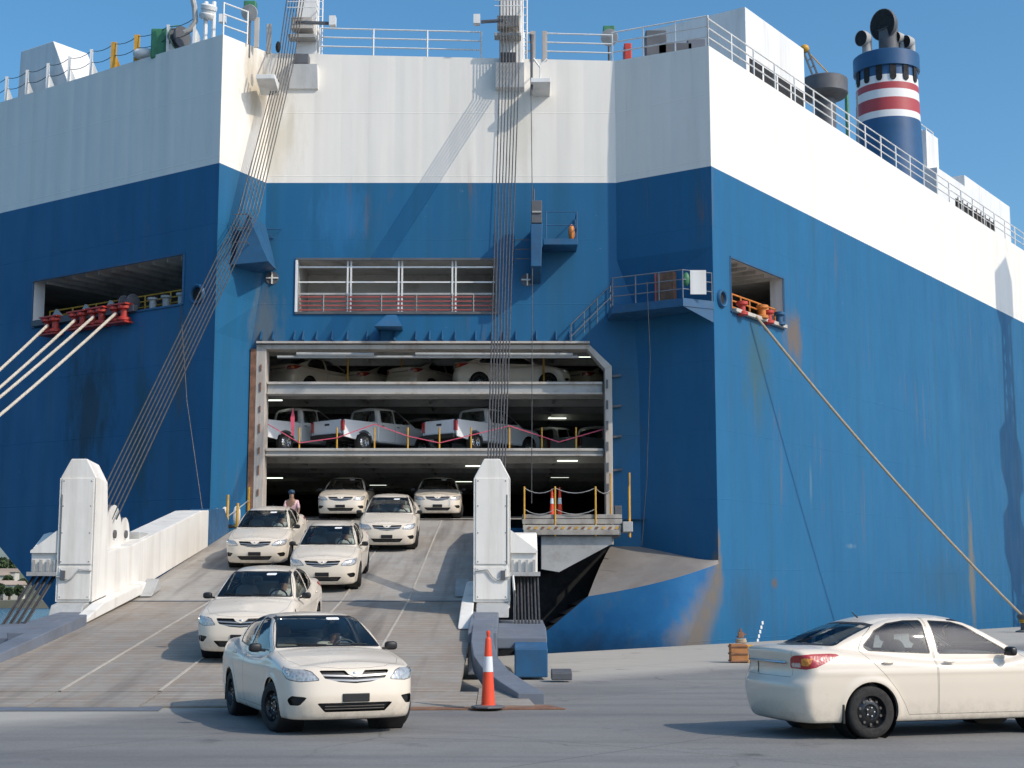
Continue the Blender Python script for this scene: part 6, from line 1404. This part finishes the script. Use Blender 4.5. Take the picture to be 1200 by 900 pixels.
def make_driver():
    t = thing('person', 'x', 'person'); y0 = .36; Msh = pm('pale_work_shirt', (0.62, 0.60, 0.55), 0.85, var=0.08, scale=6, world=False)
    J = dict(pel=(-.06, y0, .56), che=(-.14, y0, .90), nec=(-.13, y0, 1.06), hea=(-.10, y0, 1.16), top=(-.10, y0, 1.25), ls=(-.12, y0+.18, 1.0), le=(.10, y0+.24, .80), lh=(.39, y0+.15, .97), rs=(-.12, y0-.18, 1.0), re=(.10, y0-.24, .80), rh=(.39, y0-.15, .97), lk=(.42, y0+.12, .66), lf=(.72, y0+.12, .36), rk=(.42, y0-.12, .66), rf=(.72, y0-.12, .36))
    rad = dict(pel=.13, che=.14, nec=.055, hea=.09, top=.055, ls=.065, le=.045, lh=.04, rs=.065, re=.045, rh=.04, lk=.065, lf=.045, rk=.065, rf=.045)
    E_ = [('pel','che'),('che','nec'),('nec','hea'),('hea','top'),('che','ls'),('ls','le'),('le','lh'),('che','rs'),('rs','re'),('re','rh'),('pel','lk'),('lk','lf'),('pel','rk'),('rk','rf')]
    skinned('body', J, rad, E_, list(J), Mskin, 1.0, t); skinned('shirt', J, rad, E_, ['pel','che','ls','le','rs','re'], Msh, 1.17, t); skinned('trousers', J, rad, E_, ['pel','lk','lf','rk','rf'], Mtr, 1.18, t)
    m = MB(); m.sphere((-.13, y0, 1.22), .105, .10, .10, 12, 8); m.build('hair', Mhair, t, smooth=True); return t
drv = make_driver(); KD = kid_map()
WHO = ['front car at the ramp foot', None, 'second car, low on the ramp', 'car halfway up the ramp', 'car beside the white girder wall', 'car on the upper ramp', 'left car of the rearmost pair', 'right car of the rearmost pair']
cars_ = [front, right] + ramp_cars; fd_ = True
for c_, wtxt in zip(cars_, WHO):
    if not wtxt: continue
    o = drv if fd_ else copy_tree(drv, KD); fd_ = False
    o.matrix_world = c_.matrix_world.copy(); o['label'] = 'driver in a pale shirt behind the windscreen of the ' + wtxt; o['category'] = 'person'; o['group'] = 'drivers bringing the sedans ashore'
# ---- a worker by the left jamb
def person(loc, label, lean=.12):
    t = thing('person', label, 'person', tuple(loc)); L = Vector(loc)
    Mshirt = pm('pink_white_shirt', (0.72, 0.45, 0.45), 0.8, var=0.1, scale=6)
    J = dict(pel=(0, 0, .92), che=(0, -lean, 1.28), nec=(0, -lean*1.2, 1.46), hea=(0, -lean*1.35, 1.60), top=(0, -lean*1.35, 1.72), ls=(.19, -lean, 1.38), le=(.25, -lean-.05, 1.12), lh=(.22, -lean-.20, .92),
             rs=(-.19, -lean, 1.38), re=(-.25, -lean-.02, 1.12), rh=(-.24, -lean-.12, .90), lp=(.09, 0, .88), lk=(.11, -.03, .48), lf=(.12, .02, .07), lt=(.13, -.14, .04), rp=(-.09, 0, .88), rk=(-.11, .02, .48), rf=(-.12, .06, .07), rt=(-.13, -.10, .04))
    rad = dict(pel=.13, che=.15, nec=.06, hea=.095, top=.06, ls=.07, le=.048, lh=.04, rs=.07, re=.048, rh=.04, lp=.09, lk=.062, lf=.045, lt=.035, rp=.09, rk=.062, rf=.045, rt=.035)
    names = list(J); E_ = [('pel','che'),('che','nec'),('nec','hea'),('hea','top'),('che','ls'),('ls','le'),('le','lh'),('che','rs'),('rs','re'),('re','rh'),('pel','lp'),('lp','lk'),('lk','lf'),('lf','lt'),('pel','rp'),('rp','rk'),('rk','rf'),('rf','rt')]
    skinned('body', J, rad, E_, names, Mskin, 1.0, t); skinned('shirt', J, rad, E_, ['pel','che','ls','le','rs','re'], Mshirt, 1.16, t); skinned('trousers', J, rad, E_, ['pel','lp','lk','lf','rp','rk','rf'], Mtr, 1.18, t)
    m = MB(); m.sphere((L.x, L.y - lean*1.35, L.z + 1.70), .115, .125, .085, 12, 8); m.build('cap', Mcap, t, smooth=True)
    return t
q = at(343, 600, 46.0); wk = person((q.x, 46.0, rz(46.0) + .02), 'worker in a pink and white shirt and dark cap standing behind the left-edge car', .25); wk.scale = (.93, .93, .93)

# ================================================================== lattice mast on the quay to the right (its shadow falls on the hull)
lm = (39.3, 71.3); mast = thing('lattice_light_mast', 'tall grey lattice lighting mast on the quay beyond the right edge of view', 'mast', (lm[0], lm[1], 0))
H_ = 29.5; W2 = .95
for sx in (-1, 1):
    for sy in (-1, 1):
        m = MB(); m.tube([(lm[0]+sx*W2, lm[1]+sy*W2, 0), (lm[0]+sx*W2*.55, lm[1]+sy*W2*.55, H_)], .20, 6); m.build('leg', M['grey'], mast)
for k in range(17):
    z0 = k*H_/17; z1 = z0 + H_/17; w0 = W2*(1-.45*z0/H_); w1 = W2*(1-.45*z1/H_)
    cs = [(-1,-1),(1,-1),(1,1),(-1,1)]
    for i in range(4):
        a = cs[i]; b = cs[(i+1) % 4]
        m = MB(); m.bar((lm[0]+a[0]*w0, lm[1]+a[1]*w0, z0), (lm[0]+b[0]*w1, lm[1]+b[1]*w1, z1), .16); m.build('brace', M['grey'], mast)
for z, w_ in ((15.0, 3.4), (19.4, 3.4), (28.6, 1.8)):
    m = MB(); m.box(lm[0]-w_*.5-.2, lm[0]+w_*.4, lm[1]-1.3, lm[1]+1.3, z, z+2.0); m.build('equipment_cabin', M['grey'], mast)

# ================================================================== far shore across the harbour
shore_m = pm('far_shore_ground', (0.17, 0.165, 0.12), 0.95, var=0.25, scale=0.08); hill_m = pm('far_hill_scrub', (0.10, 0.115, 0.06), 0.95, var=0.4, scale=0.05, dirt=(0.25, 0.21, 0.15), dirt_amt=0.7)
m = MB(); nx, ny = 40, 10; rs = random.Random(11)
for i in range(nx+1):
    for j in range(ny+1):
        x = -420 + i*13; y = 292 + j*22; h_ = -2.4 + (0 if j == 0 else 1.0 + 16*(j/ny)**1.2*(.6+.4*math.sin(i*.5)+.25*math.sin(i*1.3+j))); m.v.append((x, y, h_))
for i in range(nx):
    for j in range(ny): m.f.append((i*(ny+1)+j, (i+1)*(ny+1)+j, (i+1)*(ny+1)+j+1, i*(ny+1)+j+1))
tag(m.build('terrain', hill_m, smooth=True), kind='structure')
m = MB(); m.box(-420, 80, 284, 296, WZ-1, -1.2); tag(m.build('embankment', shore_m), kind='structure')
wall_m = pm('far_house_wall', (0.55, 0.51, 0.45), 0.9, var=0.1, scale=0.1); roof_m = pm('far_house_roof', (0.36, 0.28, 0.22), 0.9, var=.3, scale=.05); pane_m = pm('far_house_window', (0.05, 0.06, 0.07), 0.3)
def house(x, y, z, w_, d, h_, label):
    t = thing('house', label, 'house', (x, y, z), 'houses on the far shore')
    m = MB(); m.box(x-w_/2, x+w_/2, y-d/2, y+d/2, z-2, z+h_); m.build('wall', wall_m, t)
    m = MB(); m.prism([(x-w_/2-.3, y-d/2-.3, z+h_), (x-w_/2-.3, y+d/2+.3, z+h_), (x-w_/2-.3, y, z+h_+d*.28)], (w_+.6, 0, 0)); m.build('roof', roof_m, t)
    for k in range(3):
        for r_ in range(max(1, int(h_/3))):
            m = MB(); xx = x - w_/2 + w_*(k+.5)/3; m.box(xx-w_*.08, xx+w_*.08, y-d/2-.06, y-d/2+.02, z+.7+3*r_, z+1.7+3*r_); m.build('window', pane_m, t)
hl_ = ['pale house lowest on the far shore beside the ship stern', 'pale house above the waterside house on the far shore', 'pale house at the left picture edge on the far hillside', 'small pale house highest on the far hillside']
for (px, Y, z, w_, h_), lb in zip(((17, 308, -.8, 3.6, 2.6), (5, 312, -.4, 3.2, 2.4), (-3, 322, 1.0, 4, 2.8), (10, 330, 2.0, 3.6, 2.6)), hl_):
    q = at(px, 690, Y); house(q.x, Y, z, w_, w_*.8, h_, lb)
leaf_m = pm('far_tree_leaves', (0.055, 0.085, 0.035), 0.9, var=0.4, scale=0.5); trunk_m = pm('tree_bark', (0.12, 0.09, 0.06), 0.9)
def tree(x, y, z, h_, label, seed):
    r_ = random.Random(seed); t = thing('tree', label, 'tree', (x, y, z), 'trees on the far shore')
    m = MB(); m.tube([(x, y, z-1), (x+.1, y, z+h_*.3), (x, y, z+h_*.7)], [.3, .22, .08], 7)
    for k in range(4):
        a = r_.uniform(0, 6.28); m.tube([(x, y, z+h_*.35), (x+math.cos(a)*h_*.22, y+math.sin(a)*h_*.22, z+h_*.65)], [.12, .04], 5)
    m.build('trunk', trunk_m, t)
    m = MB()
    for k in range(420):
        a = r_.uniform(0, 6.28); u_ = r_.uniform(-1, 1); rr = r_.uniform(.3, 1)**.5; c = Vector((x + math.cos(a)*math.sqrt(1-u_*u_)*h_*.36*rr, y + math.sin(a)*math.sqrt(1-u_*u_)*h_*.36*rr, z + h_*.66 + u_*h_*.34*rr))
        if r_.random() < .25 and math.sin(c.x*2+c.z*1.7) > .2: continue
        d1 = Vector((r_.uniform(-1,1), r_.uniform(-1,1), r_.uniform(-1,1))).normalized()*.45; d2 = d1.cross(Vector((r_.uniform(-1,1), r_.uniform(-1,1), r_.uniform(-1,1)))).normalized()*.35
        m.quad(c-d1, c+d2, c+d1, c-d2)
    m.build('crown', leaf_m, t)
tl = ['low green tree at the waterline of the far shore', 'green tree in front of the lowest far house', 'rounded green tree left of the far houses', 'green tree beside the ship hull on the far shore', 'green tree half cut by the left picture edge', 'tall green tree highest on the far shore', 'green tree between the two lower far houses']
for k, (px, Y, z, h_) in enumerate(((22, 300, -1, 2.6), (11, 299, -1, 2.2), (0, 303, -1, 3.0), (27, 312, 0, 3), (1, 340, 4, 4), (14, 345, 4, 4), (9, 320, 1, 2.8))):
    q = at(px, 690, Y); tree(q.x, Y, z, h_, tl[k], 40+k)
